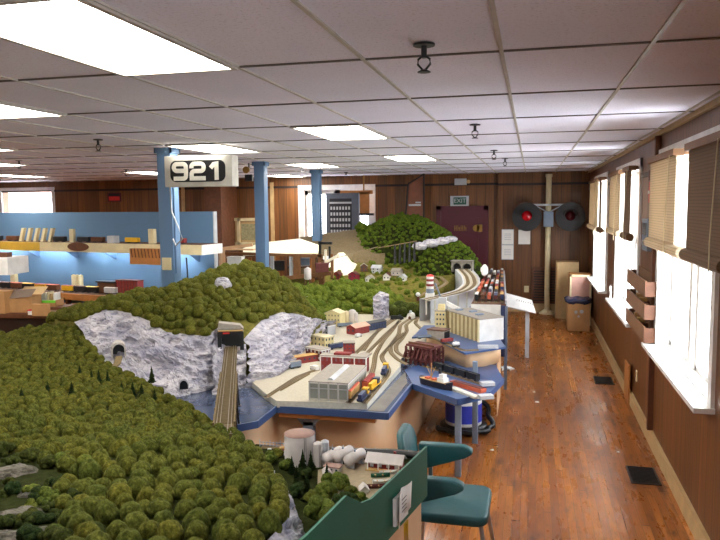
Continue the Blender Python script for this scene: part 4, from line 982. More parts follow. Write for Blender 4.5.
def tunnel_mouth(parent, c, w, h, depth, rz, mat='dark', name='tunnel_mouth'):
    # arched hood with a deep black throat
    e = [(-w / 2, 0)] + [(w / 2 * math.cos(a), h * .5 + h * .5 * math.sin(a)) for a in [math.pi - math.pi * k / 10 for k in range(11)]] + [(w / 2, 0)]
    o_ = [(x * 1.25, z * 1.15) for x, z in e]; m = MB()
    n = len(e); v = [(x, 0, z) for x, z in e] + [(x, 0, z) for x, z in o_] + [(x, depth, z) for x, z in e] + [(x, depth, z) for x, z in o_]
    f = []
    for i in range(n - 1): f += [(i, i + 1, n + i + 1, n + i), (i, 2 * n + i, 2 * n + i + 1, i + 1), (n + i, n + i + 1, 3 * n + i + 1, 3 * n + i)]
    m.add(v, f); m.add([(x, depth * .9, z) for x, z in e], [tuple(range(n))], 1)
    return m.build(name, [mat, 'black'], parent, c, rz)
tunnel_mouth(rid, PY(119, 357, 5.47), .10, .115, .14, .6, 'rockw')
tag(road('model_track', [PY(119, 357, 5.42), PY(117, 364, 5.3), PY(110, 370, 5.15)], .05, 'tie', .01), 'bit of brown track leaving the small tunnel in the grey cliff', 'model track')
o = thing('cave_mouth', 'dark opening at the foot of the grey cliff', 'model tunnel', PY(184, 392, 5.34)); tunnel_mouth(o, (0, 0, 0), .07, .10, .10, .5, 'rock', 'arch')
def rridge(x, y, r): return r.choice((.034, .042, .05, .058))
pr = poisson(rp, f_ridge, rridge, 9, 14000)
g0 = PY(248, 340, 6.3)
items = []
for x, y, r in pr:
    z = f_ridge(x, y); u, v = pix(x, y, z)
    if 238 < u < 262 and 322 < v < 350: continue          # bare grass beside the portal
    if 216 < u < 242 and v > 322: continue
    items.append((x, y, z - .012, r * 1.1, 0))
print('ridge trees', len(items))
tag(merged('model_forest', items, ['tree_s'], P3, 3), 'dense olive forest covering the ridge behind the gorge', 'model trees', None, 'stuff')

rock('model_rock', PY(223, 285, 6.75), .10, .07, .09, 77, 'small pale rock among the trees on the ridge left of the middle post', None, 'rock')
# gorge bridge, portal and rails
bz = 1.035
pa, pb = P(231, 346, bz), P(224, 424, bz); d = (pa - pb).normalized(); rzb = math.atan2(-d.x, d.y); Lb = (pa - pb).length
t = thing('model_bridge', 'brown twin track bridge across the gorge to the dark portal', 'model bridge', pb, rzb)
m = MB(); m.box(-.058, .058, -.2, Lb, -.03, 0); m.build('bridge_deck', 'bridge', t)
m = MB(); [m.box(-.054, .054, k * .022, k * .022 + .012, 0, .004) for k in range(int(Lb / .022))]; m.build('ties', 'bridge', t)
for x in (-.044, -.024, .024, .044): MB().box(x - .002, x + .002, -.2, Lb, .004, .011).build('rail', 'rail', t)
for s in (-1, 1):
    m = MB(); m.box(s * .062 - .004, s * .062 + .004, 0, Lb * .55, -.09, .012)
    for k in range(9): m.box(s * .068 - .003, s * .068 + .003, k * Lb * .065, k * Lb * .065 + .012, -.09, .012)
    m.build('girder', 'tie', t)
for y in (.55, 1.05, 1.55):
    m = MB()
    for x in (-.05, .05): m.bar((x * 1.5, y, -.34), (x, y, -.03), .016)
    m.bar((-.07, y, -.30), (.055, y, -.08), .008); m.bar((.07, y, -.30), (-.055, y, -.08), .008); m.box(-.09, .09, y - .03, y + .03, -.36, -.33); m.build('trestle_bent', 'dark', t)
t = thing('tunnel_portal', 'big black tunnel portal with red trim at the end of the gorge bridge', 'model tunnel', PY(231, 346, 6.02) , rzb)
m = MB(); m.extrude([(-.12, -.03), (-.12, .14), (-.10, .155), (.10, .155), (.12, .14), (.12, -.03), (.085, -.03), (.085, .09), (.06, .125), (-.06, .125), (-.085, .09), (-.085, -.03)], 'y', -.06, .16); m.build('portal_frame', 'black', t)
MB().box(-.09, .09, .0, .16, -.03, .13).build('tunnel_throat', 'black', t); MB().box(-.07, -.01, -.066, -.06, .128, .14).build('red_sign', 'red', t); MB().box(-.115, .115, -.07, -.05, .152, .16).build('cornice', 'tanpaint', t)
m = MB(); m.extrude([(-.12, .155), (.12, .155), (.09, .19), (-.11, .22)], 'y', .02, .15); m.build('roof_slab', 'roof_grey', t)

# ------------------------------------------------------------------ harbour table: decks, seawall yard, legs, plywood
ZD, ZY, ZS = .70, .755, .90
def xy(px, py, z): p = P(px, py, z); return (p.x, p.y)
t = thing('harbour_table', 'blue edged table carrying the harbour water and the rail yard', 'layout table', (0, 0, 0))
deck = [(-2.30, 4.62), (-2.03, 4.9), (-2.03, 5.31), (-1.09, 5.31), (-1.06, 6.27), (-.59, 5.82), (-.34, 6.11), (-.24, 6.63), (-.34, 7.2), (-.36, 9.6), (-.9, 10.9), (-3.2, 11.2), (-3.3, 7.6), (-2.9, 6.6), (-3.5, 6.1), (-3.6, 5.2), (-2.9, 4.6)]
wm = NT('painted_water'); o_ = wm.obj(); wm.bump(wm.noise(o_, 14, 3), .06, .01)
M['water'] = wm.done(wm.ramp(wm.noise(o_, 1.6, 3), [(.3, srgb(62, 72, 98)), (.7, srgb(84, 96, 122))]), .09)
M['inlet'] = plain('inlet_reflection_grey', srgb(128, 124, 118), .12)
MB().prism(deck, ZD - .045, ZD, 0, 1).build('water_deck', ['water', 'dockblue'], t)
dk2 = [(-1.05, 6.27), (-.59, 5.825), (-.345, 6.113), (-.245, 6.63), (-.34, 7.19), (-1.0, 7.3), (-1.22, 6.8)]
MB().prism(dk2, ZD, ZD + .003).build('dock_paint', 'dockblue', t)
m = MB(); e = [(-2.30, 4.62), (-2.03, 4.9), (-2.03, 5.31), (-1.09, 5.31), (-1.06, 6.27), (-.59, 5.82), (-.34, 6.11), (-.24, 6.63)]
for a, b in zip(e, e[1:]): m.bar((*a, ZD - .018), (*b, ZD - .018), .014, .056)
m.build('edge_strip', 'dockblue', t)
yard = [(-2.02, 5.30), (-1.28, 5.40), (-1.25, 6.75), (-1.3, 6.92), (-1.3, 7.4), (-.42, 7.72), (-.42, 9.4), (-1.0, 10.7), (-2.4, 11.1), (-3.0, 9.5), (-2.75, 7.5), (-2.55, 6.5), (-2.47, 5.85), (-2.2, 5.5)]
MB().prism([(-1.27, 5.37), (-1.135, 5.37), (-1.105, 6.29), (-1.2, 6.72)], ZD, ZD + .002).build('inlet_reflection', M['inlet'], t)  # grey sheet paints the bright reflection on the blue inlet
MB().prism(yard, ZD, ZY, 0, 1).build('yard_ground', ['yard', 'concrete'], t)
def leg(px, py, name='leg', z1=ZD - .045):
    p = P(px, py, 0); MB().box(p.x - .027, p.x + .027, p.y - .027, p.y + .027, 0, z1).build(name, 'grey', t, bevel=.004)
leg(458, 476); leg(475, 443)
p = PY(306, 425, 5.42)
m = MB(); m.box(p.x - .02, p.x + .07, 5.40, 5.47, 0, .56); m.extrude([(p.x - .14, .655), (p.x - .02, .53), (p.x + .07, .53), (p.x + .2, .655)], 'y', 5.40, 5.47); m.build('bracket_leg', 'grey', t)
pl = [(-2.9, 4.85), (-2.2, 4.85), (-2.08, 5.0), (-2.06, 5.5), (-1.95, 5.56), (-1.75, 5.6), (-1.55, 5.58), (-1.35, 5.52), (-1.22, 5.6), (-1.16, 5.8), (-1.13, 6.3), (-1.12, 7.2), (-1.12, 9.5)]
pv = resample([(a, b, 0) for a, b in pl], 60); m = MB(); v = [(q.x, q.y, 0) for q in pv] + [(q.x, q.y, ZD - .05) for q in pv]
m.add(v, [(i, i + 1, 60 + i + 1, 60 + i) for i in range(59)], 0, True); pw_ = m.build('plywood_skirt', 'ply', t); sd = pw_.modifiers.new('thick', 'SOLIDIFY'); sd.thickness = .006
MB().bar((-2.02, 5.36, .63), (-1.2, 5.36, .63), .05, .04).build('front_rail', 'wood', t)

# upper shelf with the cream building
t = thing('dock_shelf', 'raised blue shelf with plywood front carrying the cream warehouse', 'layout shelf', (0, 0, 0))
sh = [xy(412, 337, ZS), xy(430, 336, ZS), xy(465, 353, ZS), xy(506, 347, ZS), xy(499, 338, ZS), (-.30, 8.3), (-1.25, 8.3)]
MB().prism(sh, ZS - .018, ZS, 0, 0).build('shelf_board', 'dockblue', t)
m = MB(); q = [(-1.12, 7.62), (-.9, 7.35), (-.62, 7.02), (-.45, 7.10), (-.31, 7.35)]
pv = resample([(a, b, 0) for a, b in q], 30); v = [(a.x, a.y, ZD) for a in pv] + [(a.x, a.y, ZS - .018) for a in pv]
m.add(v, [(i, i + 1, 31 + i, 30 + i) for i in range(29)], 0, True); pw_ = m.build('plywood_front', 'ply', t); sd = pw_.modifiers.new('thick', 'SOLIDIFY'); sd.thickness = .006
p = P(475, 379, ZD); MB().box(p.x - .022, p.x + .022, p.y - .022, p.y + .022, ZD, ZS - .03).build('leg', 'grey', t)
m = MB(); m.box(-1.2, -1.15, 8.2, 8.25, ZY, ZS - .03); m.box(-.5, -.45, 8.2, 8.25, ZY, ZS - .03); m.build('rear_leg', 'grey', t)
MB().box(-.335, -.33, 7.38, 8.2, .1, ZS - .03).build('plywood_side', 'ply', t)

# ------------------------------------------------------------------ tracks
def track(px_pts, z, label, group='tracks in the rail yard', w=.042, world=False):
    pts = [Vector(p) if world else P(p[0], p[1], z) for p in px_pts]
    # smooth the path
    L = resample([tuple(p) for p in pts], max(24, len(pts) * 8))
    for _ in range(6): L = [L[0]] + [(L[i - 1] + L[i] * 2 + L[i + 1]) / 4 for i in range(1, len(L) - 1)] + [L[-1]]
    tt = thing('model_track', label, 'model track', L[0], 0, group); o0 = L[0]
    L = [p - o0 for p in L]; n = len(L); nn = []
    for i in range(n):
        d = L[min(i + 1, n - 1)] - L[max(i - 1, 0)]; nn.append(Vector((-d.y, d.x, 0)).normalized())
    m = MB(); v = []
    for p, q in zip(L, nn): v += [p - q * w * .62, p - q * w * .45 + Vector((0, 0, .006)), p + q * w * .45 + Vector((0, 0, .006)), p + q * w * .62]
    m.add(v, [(4 * i + k, 4 * i + k + 1, 4 * i + k + 5, 4 * i + k + 4) for i in range(n - 1) for k in range(3)]); m.build('ballast', 'tie', tt)
    for s in (-1, 1):
        m = MB(); v = []
        for p, q in zip(L, nn): v += [p + q * (s * .0095 - .0012) + Vector((0, 0, .006)), p + q * (s * .0095 - .0012) + Vector((0, 0, .010)), p + q * (s * .0095 + .0012) + Vector((0, 0, .010)), p + q * (s * .0095 + .0012) + Vector((0, 0, .006))]
        m.add(v, [(4 * i + k, 4 * i + k + 1, 4 * i + k + 5, 4 * i + k + 4) for i in range(n - 1) for k in range(3)]); m.build('rail', 'rail', tt)
    return tt
zt = ZY + .001
for pts, l in [
    ([(348, 403), (362, 388), (371, 376), (374, 366), (375, 355), (383, 341), (391, 332), (399, 321)], 'yard track that passes the long side of the white factory'),
    ([(364, 404), (376, 390), (388, 375), (389, 368), (383, 361), (381, 356), (390, 346), (399, 334), (400, 325), (412, 317), (432, 312)], 'yard track carrying the navy and yellow engines'),
    ([(362, 358), (375, 345), (388, 332), (400, 321)], 'straight yard track just right of the brick building'),
    ([(363, 351), (372, 338), (382, 326), (391, 320)], 'yard track beside the platform of the freight house'),
    ([(352, 357), (366, 343), (378, 331), (392, 321), (405, 315), (425, 311)], 'long yard track running from the brick building to the white chapel'),
    ([(408, 365), (398, 360), (391, 353), (390, 346), (397, 339), (404, 333)], 'yard track bending beneath the oxide red ore dock'),
    ([(410, 359), (402, 356), (396, 351), (396, 345), (402, 339), (407, 331), (406, 325), (413, 319), (428, 315)], 'outermost looping yard track left of the ore dock'),
    ([(430, 333), (421, 329), (415, 323), (418, 317), (430, 314)], 'tight loop of track in front of the grey box shed'),
    ([(265, 398), (280, 388), (297, 377), (313, 371), (322, 369)], 'lone track along the left edge of the yard by the water'),
    ([(278, 391), (292, 383), (308, 374)], 'short siding near the left front corner of the yard')]:
    track(pts, zt, l)

# ------------------------------------------------------------------ model buildings: one builder
win_me = {}
def building(name, label, loc, rz, w, d, h, wall, roof='flat', roofmat='roof_grey', wins=(), winmat='window', over=.006, rh=.04, group=None, cat='model building', trim=None):
    t = thing(name, label, cat, loc, rz, group)
    m = MB()
    if roof == 'gable':
        m.box(-w / 2, w / 2, -d / 2, d / 2, 0, h); m.extrude([(-w / 2, h), (w / 2, h), (0, h + rh)], 'y', -d / 2, d / 2)
    elif roof == 'gable_x':
        m.box(-w / 2, w / 2, -d / 2, d / 2, 0, h); m.extrude([(-d / 2, h), (d / 2, h), (0, h + rh)], 'x', -w / 2, w / 2)
    else: m.box(-w / 2, w / 2, -d / 2, d / 2, 0, h)
    m.build('walls', wall, t)
    r = MB(); k = .006
    if roof == 'gable':
        s = over / (w / 2) * rh
        r.extrude([(-w / 2 - over, h - s), (0, h + rh), (w / 2 + over, h - s), (w / 2 + over, h - s + k), (0, h + rh + k), (-w / 2 - over, h - s + k)], 'y', -d / 2 - over, d / 2 + over)
    elif roof == 'gable_x':
        s = over / (d / 2) * rh
        r.extrude([(-d / 2 - over, h - s), (0, h + rh), (d / 2 + over, h - s), (d / 2 + over, h - s + k), (0, h + rh + k), (-d / 2 - over, h - s + k)], 'x', -w / 2 - over, w / 2 + over)
    else: r.box(-w / 2 - over, w / 2 + over, -d / 2 - over, d / 2 + over, h, h + .006)
    r.build('roof', roofmat, t)
    for face, nx, nz, ww, wh in wins:
        fw = w if face in 'fb' else d
        me = None
        for i in range(nx):
            for j in range(nz):
                u = -fw / 2 + fw * (i + .5) / nx; z = h * (j + .55) / nz
                if me is None:
                    mm = MB(); mm.box(-ww / 2, ww / 2, -.002, .001, -wh / 2, wh / 2); o = mm.build('window', winmat, t); me = o
                else: o = me.copy(); C.objects.link(o); o.parent = t
                if face == 'f': o.location = (u, -d / 2, z)
                elif face == 'r': o.location = (w / 2, u, z); o.rotation_euler = (0, 0, math.pi / 2)
                elif face == 'l': o.location = (-w / 2, u, z); o.rotation_euler = (0, 0, -math.pi / 2)
    if trim:
        q = MB(); q.box(-w / 2 - .004, w / 2 + .004, -d / 2 - .004, d / 2 + .004, h - .012, h - .002)
        q.build('cornice', trim, t)
    return t
# white factory
fc = Vector((-1.60, 5.70, ZY)); b = building('model_factory', 'big white framed factory with grey flat roof at the front of the yard', fc, 0, .33, .64, .155, 'concrete', 'flat', 'roof_grey', [('f', 4, 1, .066, .13), ('r', 8, 1, .07, .055)], plain('factory_glazing', srgb(140, 146, 140), .3), trim='white')
m = MB()
for i in range(5): m.box(-.168 + i * .082, -.160 + i * .082, -.326, -.318, 0, .155)
m.box(-.168, .168, -.326, -.318, .10, .106); m.build('front_mullion', 'lgrey', b)
m = MB(); m.extrude([(-.03, .161), (.03, .161), (.012, .178), (-.012, .178)], 'y', -.26, .26); m.build('roof_skylight', 'lgrey', b)
# brick building behind it
b = building('model_brick_works', 'long brick building with white pilasters right behind the factory', Vector((P(343, 372, ZY).x, 6.44, ZY)), -.02, .46, .12, .15, 'brick', 'flat', 'roof_grey', [('f', 10, 2, .018, .035)], plain('brick_glazing', srgb(120, 70, 80), .4), trim='white')
[MB().box(-.232 + .114 * i, -.222 + .114 * i, -.066, -.06, 0, .15).build('pilaster', 'white', b) for i in range(5)]; MB().box(.2305, .236, -.06, -.05, 0, .15).build('pilaster', 'white', b); MB().box(-.1, .06, -.03, .05, .156, .175).build('roof_house', 'brick', b)
def at(px, py, z=ZY): return P(px, py, z)
building('model_tower', 'small brick tower block behind the long brick building', at(349, 353), .3, .12, .12, .12, 'brick', 'flat', 'roof_grey', [('f', 3, 3, .012, .015)], trim='oxide')
building('model_rowhouse', 'striped brick and white shop row left of the brick building', at(318, 359), -.55, .24, .13, .12, 'oxide', 'flat', 'roof_grey', [('f', 4, 2, .02, .025), ('r', 3, 2, .02, .025)], 'lgrey', trim='white')
building('model_shed', 'long brick shed with tan flat roof along the rock cliff', at(305, 362), -.72, .09, .34, .07, 'brick', 'flat', 'tanpaint', [('r', 6, 1, .02, .02)])
building('model_store', 'cream block with arched dark windows at the foot of the rock cliff', at(322, 346), -.5, .24, .14, .12, 'cream_b', 'flat', 'cream', [('f', 4, 2, .016, .026), ('r', 3, 2, .016, .026)], trim='cream')
building('model_store', 'grey three windowed block behind the cream block', at(327, 334), -.5, .17, .13, .12, 'lgrey', 'flat', 'roof_grey', [('f', 3, 2, .02, .022)], trim='white')
building('model_house', 'dark red roofed house close to the rock cliff', at(309, 340), -.6, .16, .13, .07, 'dwood', 'gable', 'oxide', [('f', 2, 1, .015, .02)])
building('model_house', 'tan roofed hut between the cliff and the shop row', at(303, 347), -.5, .14, .12, .05, 'cream_b', 'gable', 'tanpaint')
building('model_mill', 'cream boxy mill below the green wooded hill', at(335, 325), -.1, .22, .2, .17, 'cream_b', 'gable', 'cream', [('f', 5, 3, .012, .02)])
o = thing('model_tank_group', 'three joined pale cream storage tanks right of the mill', 'model tank', at(350, 322), 0)
for i, (x, y, r, h) in enumerate([(-.05, 0, .045, .13), (.03, .02, .05, .15), (.085, 0, .03, .12)]): MB().rev((x, y, 0), [(r, 0), (r, h), (r * .5, h + .02), (0, h + .025)], 16).build('tank', 'tank' if i else 'cream', o)
building('model_freight_house', 'brick freight house with pink roof beside the yard tracks', at(358, 333), -.5, .15, .26, .09, 'brick', 'gable', plain('pink_roof', srgb(206, 160, 140), .8), [('f', 2, 1, .02, .03)], rh=.03, over=.012)
building('model_engine_shed', 'dark blue train shed with pale roof strip right of the freight house', at(374, 329), -.55, .10, .36, .09, 'navy', 'gable', 'dark', [('r', 7, 1, .02, .03)], rh=.02)
building('model_platform', 'flat pale loading platform in front of the brick tower', at(362, 356), -.45, .09, .2, .012, 'concrete', 'flat', 'roof_grey')
# vehicles of the yard
pA = [P(363, 400, zt + .010), P(373.5, 389, zt + .010), P(385, 373, zt + .010)]
dA = (pA[1] - pA[0]); rzA = math.atan2(-dA.x, dA.y)
rail_car('model_engine', 'front navy and yellow model engine nearest the harbour wall', pA[0] + Vector((.0, .03, 0)), rzA, 'navy', .27, .05, .058, 'engine', 'navy and yellow engines in the yard', 'yellow', .014, 'model engine')
rail_car('model_engine', 'middle of the three navy and yellow engines', pA[1] + Vector((0, .03, 0)), rzA - .05, 'yellow', .27, .05, .058, 'engine', 'navy and yellow engines in the yard', 'navy', .014, 'model engine')
rail_car('model_engine', 'last of the three navy and yellow engines, by the inlet end', pA[2], rzA + .1, 'navy', .27, .05, .058, 'engine', 'navy and yellow engines in the yard', 'yellow', .014, 'model engine')
pB = P(350, 399, zt + .01); dB = P(369, 378, zt) - P(350, 399, zt); rzB = math.atan2(-dB.x, dB.y)
rail_car('model_boxcar', 'tan model boxcar beside the factory wall', pB + Vector((0, .09, 0)), rzB, 'tanpaint', .3, .05, .06, 'box', 'boxcars beside the factory', 'orange', .014)
rail_car('model_boxcar', 'faded red model boxcar coupled behind the tan one by the factory', pB + Vector((.06, .42, 0)), rzB, 'orange', .3, .05, .06, 'box', 'boxcars beside the factory', 'brick', .014)
rail_car('model_tank_car', 'dark navy model car behind the brick shop row', at(336, 349) + Vector((0, 0, .001)), -.6, 'navy', .2, .04, .045, 'box', None, 'dark')
rail_car('model_gondola', 'grey model gondola in front of the cream tanks', at(345, 327), -1.1, 'grey', .2, .04, .035, 'gondola', None, 'dark')
rail_car('model_boxcar', 'dark green grey model car at the left end of the brick shed', at(295, 368), -.7, 'grey', .12, .05, .05)
rail_car('model_engine', 'black model steam engine beside the white chapel', at(397, 320), -1.3, 'black', .18, .045, .05, 'engine', None, 'dark', cat='model engine')
rail_car('model_engine', 'dark model engine coming out beneath the viaduct', at(433, 309), -1.2, 'dark', .16, .045, .05, 'engine', None, 'navy', cat='model engine')
def truck(px, py, rz, body, label, s=1.0, z=ZY, cargo=None):
    t = thing('model_truck', label, 'model truck', at(px, py, z), rz)
    MB().box(-.014 * s, .014 * s, -.03 * s, .02 * s, .008, .03 * s).build('truck_box', cargo or body, t); MB().box(-.012 * s, .012 * s, .022 * s, .04 * s, .006, .024 * s).build('truck_cab', body, t)
    for y in (-.02, .028):
        MB().cyl((-.016 * s, y * s, .007), .007, .032 * s, 8, 'x').build('wheel_pair', 'black', t)
truck(315, 370, .9, 'white', 'white model van at the left end of the brick building', 1.5); truck(358, 337, -.4, 'lgrey', 'white and blue model truck by the freight house', 1.4, ZY, 'white'); truck(352, 327, .3, 'dark', 'dark model truck between the mill and the freight house')
t = thing('model_chapel', 'tiny white chapel with arched front beside the yard entrance', 'model building', at(411, 319), -.2)
MB().extrude([(-.045, 0), (.045, 0), (.045, .05), (.03, .08), (0, .095), (-.03, .08), (-.045, .05)], 'y', -.05, .05).build('walls', 'white', t); MB().extrude([(-.02, 0), (.02, 0), (.02, .035), (0, .05), (-.02, .035)], 'y', -.053, -.05).build('arched_door', 'dwood', t); MB().box(-.012, .012, -.03, .0, .09, .12).build('bell_tower', 'lgrey', t)

# cream warehouse on the shelf
c0 = xy(479, 342, ZS); c1 = xy(447, 331, ZS); c2 = xy(503, 339, ZS)
v1 = Vector(c1) - Vector(c0); v2 = Vector(c2) - Vector(c0)
t = thing('model_warehouse', 'large cream warehouse with ribbed wall and grey roof on the blue shelf', 'model building', (*c0, ZS))
pol = [(0, 0), tuple(v1), tuple(v1 + v2), tuple(v2)]; hh = .235
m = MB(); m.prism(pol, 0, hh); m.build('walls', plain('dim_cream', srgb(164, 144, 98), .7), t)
m = MB()
for k in range(9):
    q = v1 * (k / 8); n_ = Vector((-v1.y, v1.x)).normalized(); n_ = n_ if n_.dot(v2) < 0 else -n_
    MB().bar((q.x + n_.x * .006, q.y + n_.y * .006, 0), (q.x + n_.x * .006, q.y + n_.y * .006, hh), .022, .02).build('pilaster', 'cream', t)
n_ = Vector((-v2.y, v2.x)).normalized(); n_ = n_ if n_.dot(v1) < 0 else -n_
a, b_ = n_ * .001, n_ * .008; m = MB(); m.prism([tuple(a), tuple(a + v2), tuple(b_ + v2), tuple(b_)], 0, hh); m.build('end_wall', 'white', t)
m = MB(); m.prism([tuple(Vector(q) * 1.03 - (v1 + v2) * .015) for q in pol], hh, hh + .014); m.build('roof', 'roof_grey', t)
[MB().prism([tuple(v1 * s + v2 * u), tuple(v1 * (s + .08) + v2 * u), tuple(v1 * (s + .08) + v2 * (u + .25)), tuple(v1 * s + v2 * (u + .25))], hh + .014, hh + .03).build('roof_vent', 'grey', t) for s, u in ((.25, .3), (.55, .45), (.8, .2))]
t = thing('model_grain_house', 'narrow cream tower house with stepped top left of the cream warehouse', 'model building', PY(441, 327, 7.95)); t.location.z = ZS
MB().box(-.06, .06, -.06, .06, 0, .235).build('walls', 'cream_b', t); MB().box(-.065, .065, -.065, .065, .235, .245).build('roof', 'roof_grey', t); MB().box(-.03, .045, -.04, .04, .245, .31).build('roof_house', 'cream_b', t)
m = MB(); [m.box(-.062, -.058 + .12, -.062, -.06, z, z + .004) for z in (.06, .12, .18)]; m.build('floor_bands', 'cream', t)
wd = None
for i in range(3):
    for j in range(4):
        if wd is None: wd = MB().box(-.009, .009, -.063, -.06, -.01, .01).build('window', 'window', t); o = wd
        else: o = wd.copy(); C.objects.link(o); o.parent = t
        o.location = (-.036 + .036 * i, 0, .035 + .055 * j)
t = thing('model_conveyor', 'white sloping conveyor gallery between tower house and warehouse roof', 'model building', PY(449, 306, 8.1))
m = MB(); m.bar((-.08, 0, .06), (.16, 0, -.06), .05, .045); m.build('gallery', 'white', t); m = MB(); m.bar((-.02, 0, .0), (-.02, 0, -.2), .012); m.bar((.1, 0, -.05), (.1, 0, -.2), .012); m.build('support', 'lgrey', t); MB().box(-.12, -.03, -.04, .04, .02, .10).build('head_house', 'lgrey', t)
t = thing('model_loader', 'grey brown open ended box shed at the left end of the blue shelf', 'model building', PY(438, 336, 7.55), -.35); t.location.z = ZS
MB().box(-.1, .1, -.06, .09, 0, .085).build('walls', 'roof_grey', t); MB().box(-.108, .108, -.066, .096, .085, .095).build('roof', 'dwood', t); MB().box(.1, .102, -.045, .075, .0, .07).build('doorway', 'black', t)
rail_car('model_boxcar', 'red model car at the front of the blue shelf', P(447, 343, ZS + .002), -1.05 + .2, 'brick', .14, .036, .03, 'gondola', None, 'orange'); rail_car('model_tank_car', 'white model tank car at the front of the blue shelf', P(456, 347, ZS + .002), -.85, 'white', .08, .036, .035, 'tank')
rail_car('model_flatcar', 'grey blue model flatcar at the left end of the blue shelf', P(424, 338.5, ZS + .002), -1.0, 'grey', .16, .04, .018, 'gondola', None, 'dark')
track([(418, 337), (432, 338), (450, 345), (464, 351), (478, 350)], ZS, 'track along the front edge of the raised blue shelf', None)
MB_ = MB(); MB_.box(-.1, .1, -.03, .03, 0, .03); tag(MB_.build('model_dock_block', 'lgrey', None, P(488, 348, ZS), .2), 'pale grey block lying at the right end of the blue shelf', 'block')

# ore dock
t = thing('model_ore_dock', 'tall oxide red timber ore dock standing over the inlet', 'model dock', (0, 0, 0))
a = Vector(xy(406, 363, ZD)); b_ = Vector(xy(431, 368, ZD)); a = Vector((a.x, a.y)); u = (b_ - a).normalized(); Ld = (b_ - a).length; n_ = Vector((-u.y, u.x))
zt2 = ZD + .205
def D(s, q, z): w = a + u * s + n_ * q; return (w.x, w.y, z)
m = MB(); m.add([D(0, 0, zt2), D(Ld, 0, zt2), D(Ld, .2, zt2), D(0, .2, zt2), D(0, 0, zt2 - .02), D(Ld, 0, zt2 - .02), D(Ld, .2, zt2 - .02), D(0, .2, zt2 - .02)], [(0, 1, 2, 3), (4, 7, 6, 5), (0, 4, 5, 1), (1, 5, 6, 2), (2, 6, 7, 3), (3, 7, 4, 0)]); m.build('dock_deck', 'oxide', t)
for k in range(6):
    m = MB(); s = Ld * k / 5
    for q in (.0, .07, .14, .2): m.bar(D(s, q, ZD), D(s, q, zt2 - .02), .022)
    m.bar(D(s, 0, ZD + .02), D(s, .2, zt2 - .05), .01); m.bar(D(s, 0, zt2 - .05), D(s, .2, ZD + .02), .01); m.bar(D(s, 0, ZD + .1), D(s, .2, ZD + .1), .012); m.build('bent', 'oxide', t)
m = MB(); [m.bar(D(0, q, z), D(Ld, q, z), .012) for q in (0, .2) for z in (ZD + .05, ZD + .13)]; [m.bar(D(Ld * k / 5, 0, ZD), D(Ld * (k + 1) / 5, 0, zt2 - .02), .01) for k in range(5)]; m.build('bracing', 'oxide', t)
m = MB(); [m.bar(D(Ld * (k + .5) / 6, -.02, zt2 - .03), D(Ld * (k + .5) / 6, -.07, ZD + .08), .014) for k in range(6)]; m.build('ore_chute', 'oxide', t)
m = MB(); m.add([D(0, .04, zt2), D(Ld, .04, zt2), D(Ld, .04, zt2 + .02), D(0, .04, zt2 + .02), D(0, .05, zt2), D(Ld, .05, zt2), D(Ld, .05, zt2 + .02), D(0, .05, zt2 + .02)], [(0, 1, 2, 3), (7, 6, 5, 4), (0, 4, 5, 1), (3, 2, 6, 7)]); m.build('deck_rail', 'dwood', t)

# ship, pier train, barge
a = Vector(xy(421, 383, ZD)); b_ = Vector(xy(452, 391, ZD)); mid = (a + b_) / 2; u = (b_ - a)
t = thing('model_ship', 'dark hulled model freighter with white wheelhouse moored on blue water', 'model ship', (mid.x, mid.y, ZD + .003), math.atan2(u.y, u.x))
Ls = u.length * 1.05; hw = .05; sec = []
for s, wd_, sh_ in [(-.5, .25, .012), (-.47, .6, .008), (-.38, .92, .003), (0, 1, 0), (.3, .95, .003), (.42, .6, .012), (.5, .04, .022)]: sec.append((s * Ls, wd_ * hw, .055 + sh_))
m = MB(); v = []
for x, w_, z in sec: v += [(x * .95, -w_ * .7, 0), (x, -w_, z), (x, w_, z), (x * .95, w_ * .7, 0)]
m.add(v, [(4 * i + k, 4 * i + (k + 1) % 4, 4 * i + 4 + (k + 1) % 4, 4 * i + 4 + k) for i in range(6) for k in range(4)] + [(0, 1, 2, 3), (27, 26, 25, 24)]); m.build('hull', plain('dark_hull', srgb(44, 36, 42), .4), t)
m = MB(); m.extrude([(-.42 * Ls, -.04), (.36 * Ls, -.04), (.45 * Ls, 0), (.36 * Ls, .04), (-.42 * Ls, .04)], 'z', .052, .060); m.build('ship_deck', 'tanpaint', t)
m = MB(); m.box(.1 * Ls, .3 * Ls, -.033, .033, .06, .10); m.box(.14 * Ls, .27 * Ls, -.025, .025, .10, .13); m.build('wheelhouse', 'white', t)
MB().rev((.12 * Ls, 0, .13), [(.013, 0), (.012, .05)], 12).build('funnel', 'dark', t)
for x in (-.05, -.25): MB().box(x * Ls - .02, x * Ls + .025, -.025, .025, .06, .075).build('hatch', 'orange', t)
m = MB(); m.cyl((-.15 * Ls, 0, .06), .004, .15, 6); m.bar((-.15 * Ls, 0, .08), (-.02 * Ls, 0, .18), .004); m.bar((-.15 * Ls, 0, .08), (-.3 * Ls, 0, .17), .004); m.build('mast', 'tanpaint', t)
pt = [P(434, 369, ZD + .004), P(479, 383, ZD + .004)]; dp = pt[1] - pt[0]; rz_ = math.atan2(-dp.x, dp.y)
track([(424, 366), (434, 369), (484, 385)], ZD + .003, 'dockside track under the row of black cars', None)
for k in range(4):
    rail_car('model_hopper', ['first black hopper car, nearest the ore dock', 'second black hopper car along the dock', 'third black hopper car along the dock', 'last black hopper car at the outer end of the dock'][k], pt[0].lerp(pt[1], (k + .5) / 4) + Vector((0, 0, .009)), rz_, 'black', .145, .045, .05, 'gondola', 'black hopper cars on the dock', 'dark', .014)
a = P(453, 384, ZD + .003); b_ = P(484, 393, ZD + .003); d = b_ - a
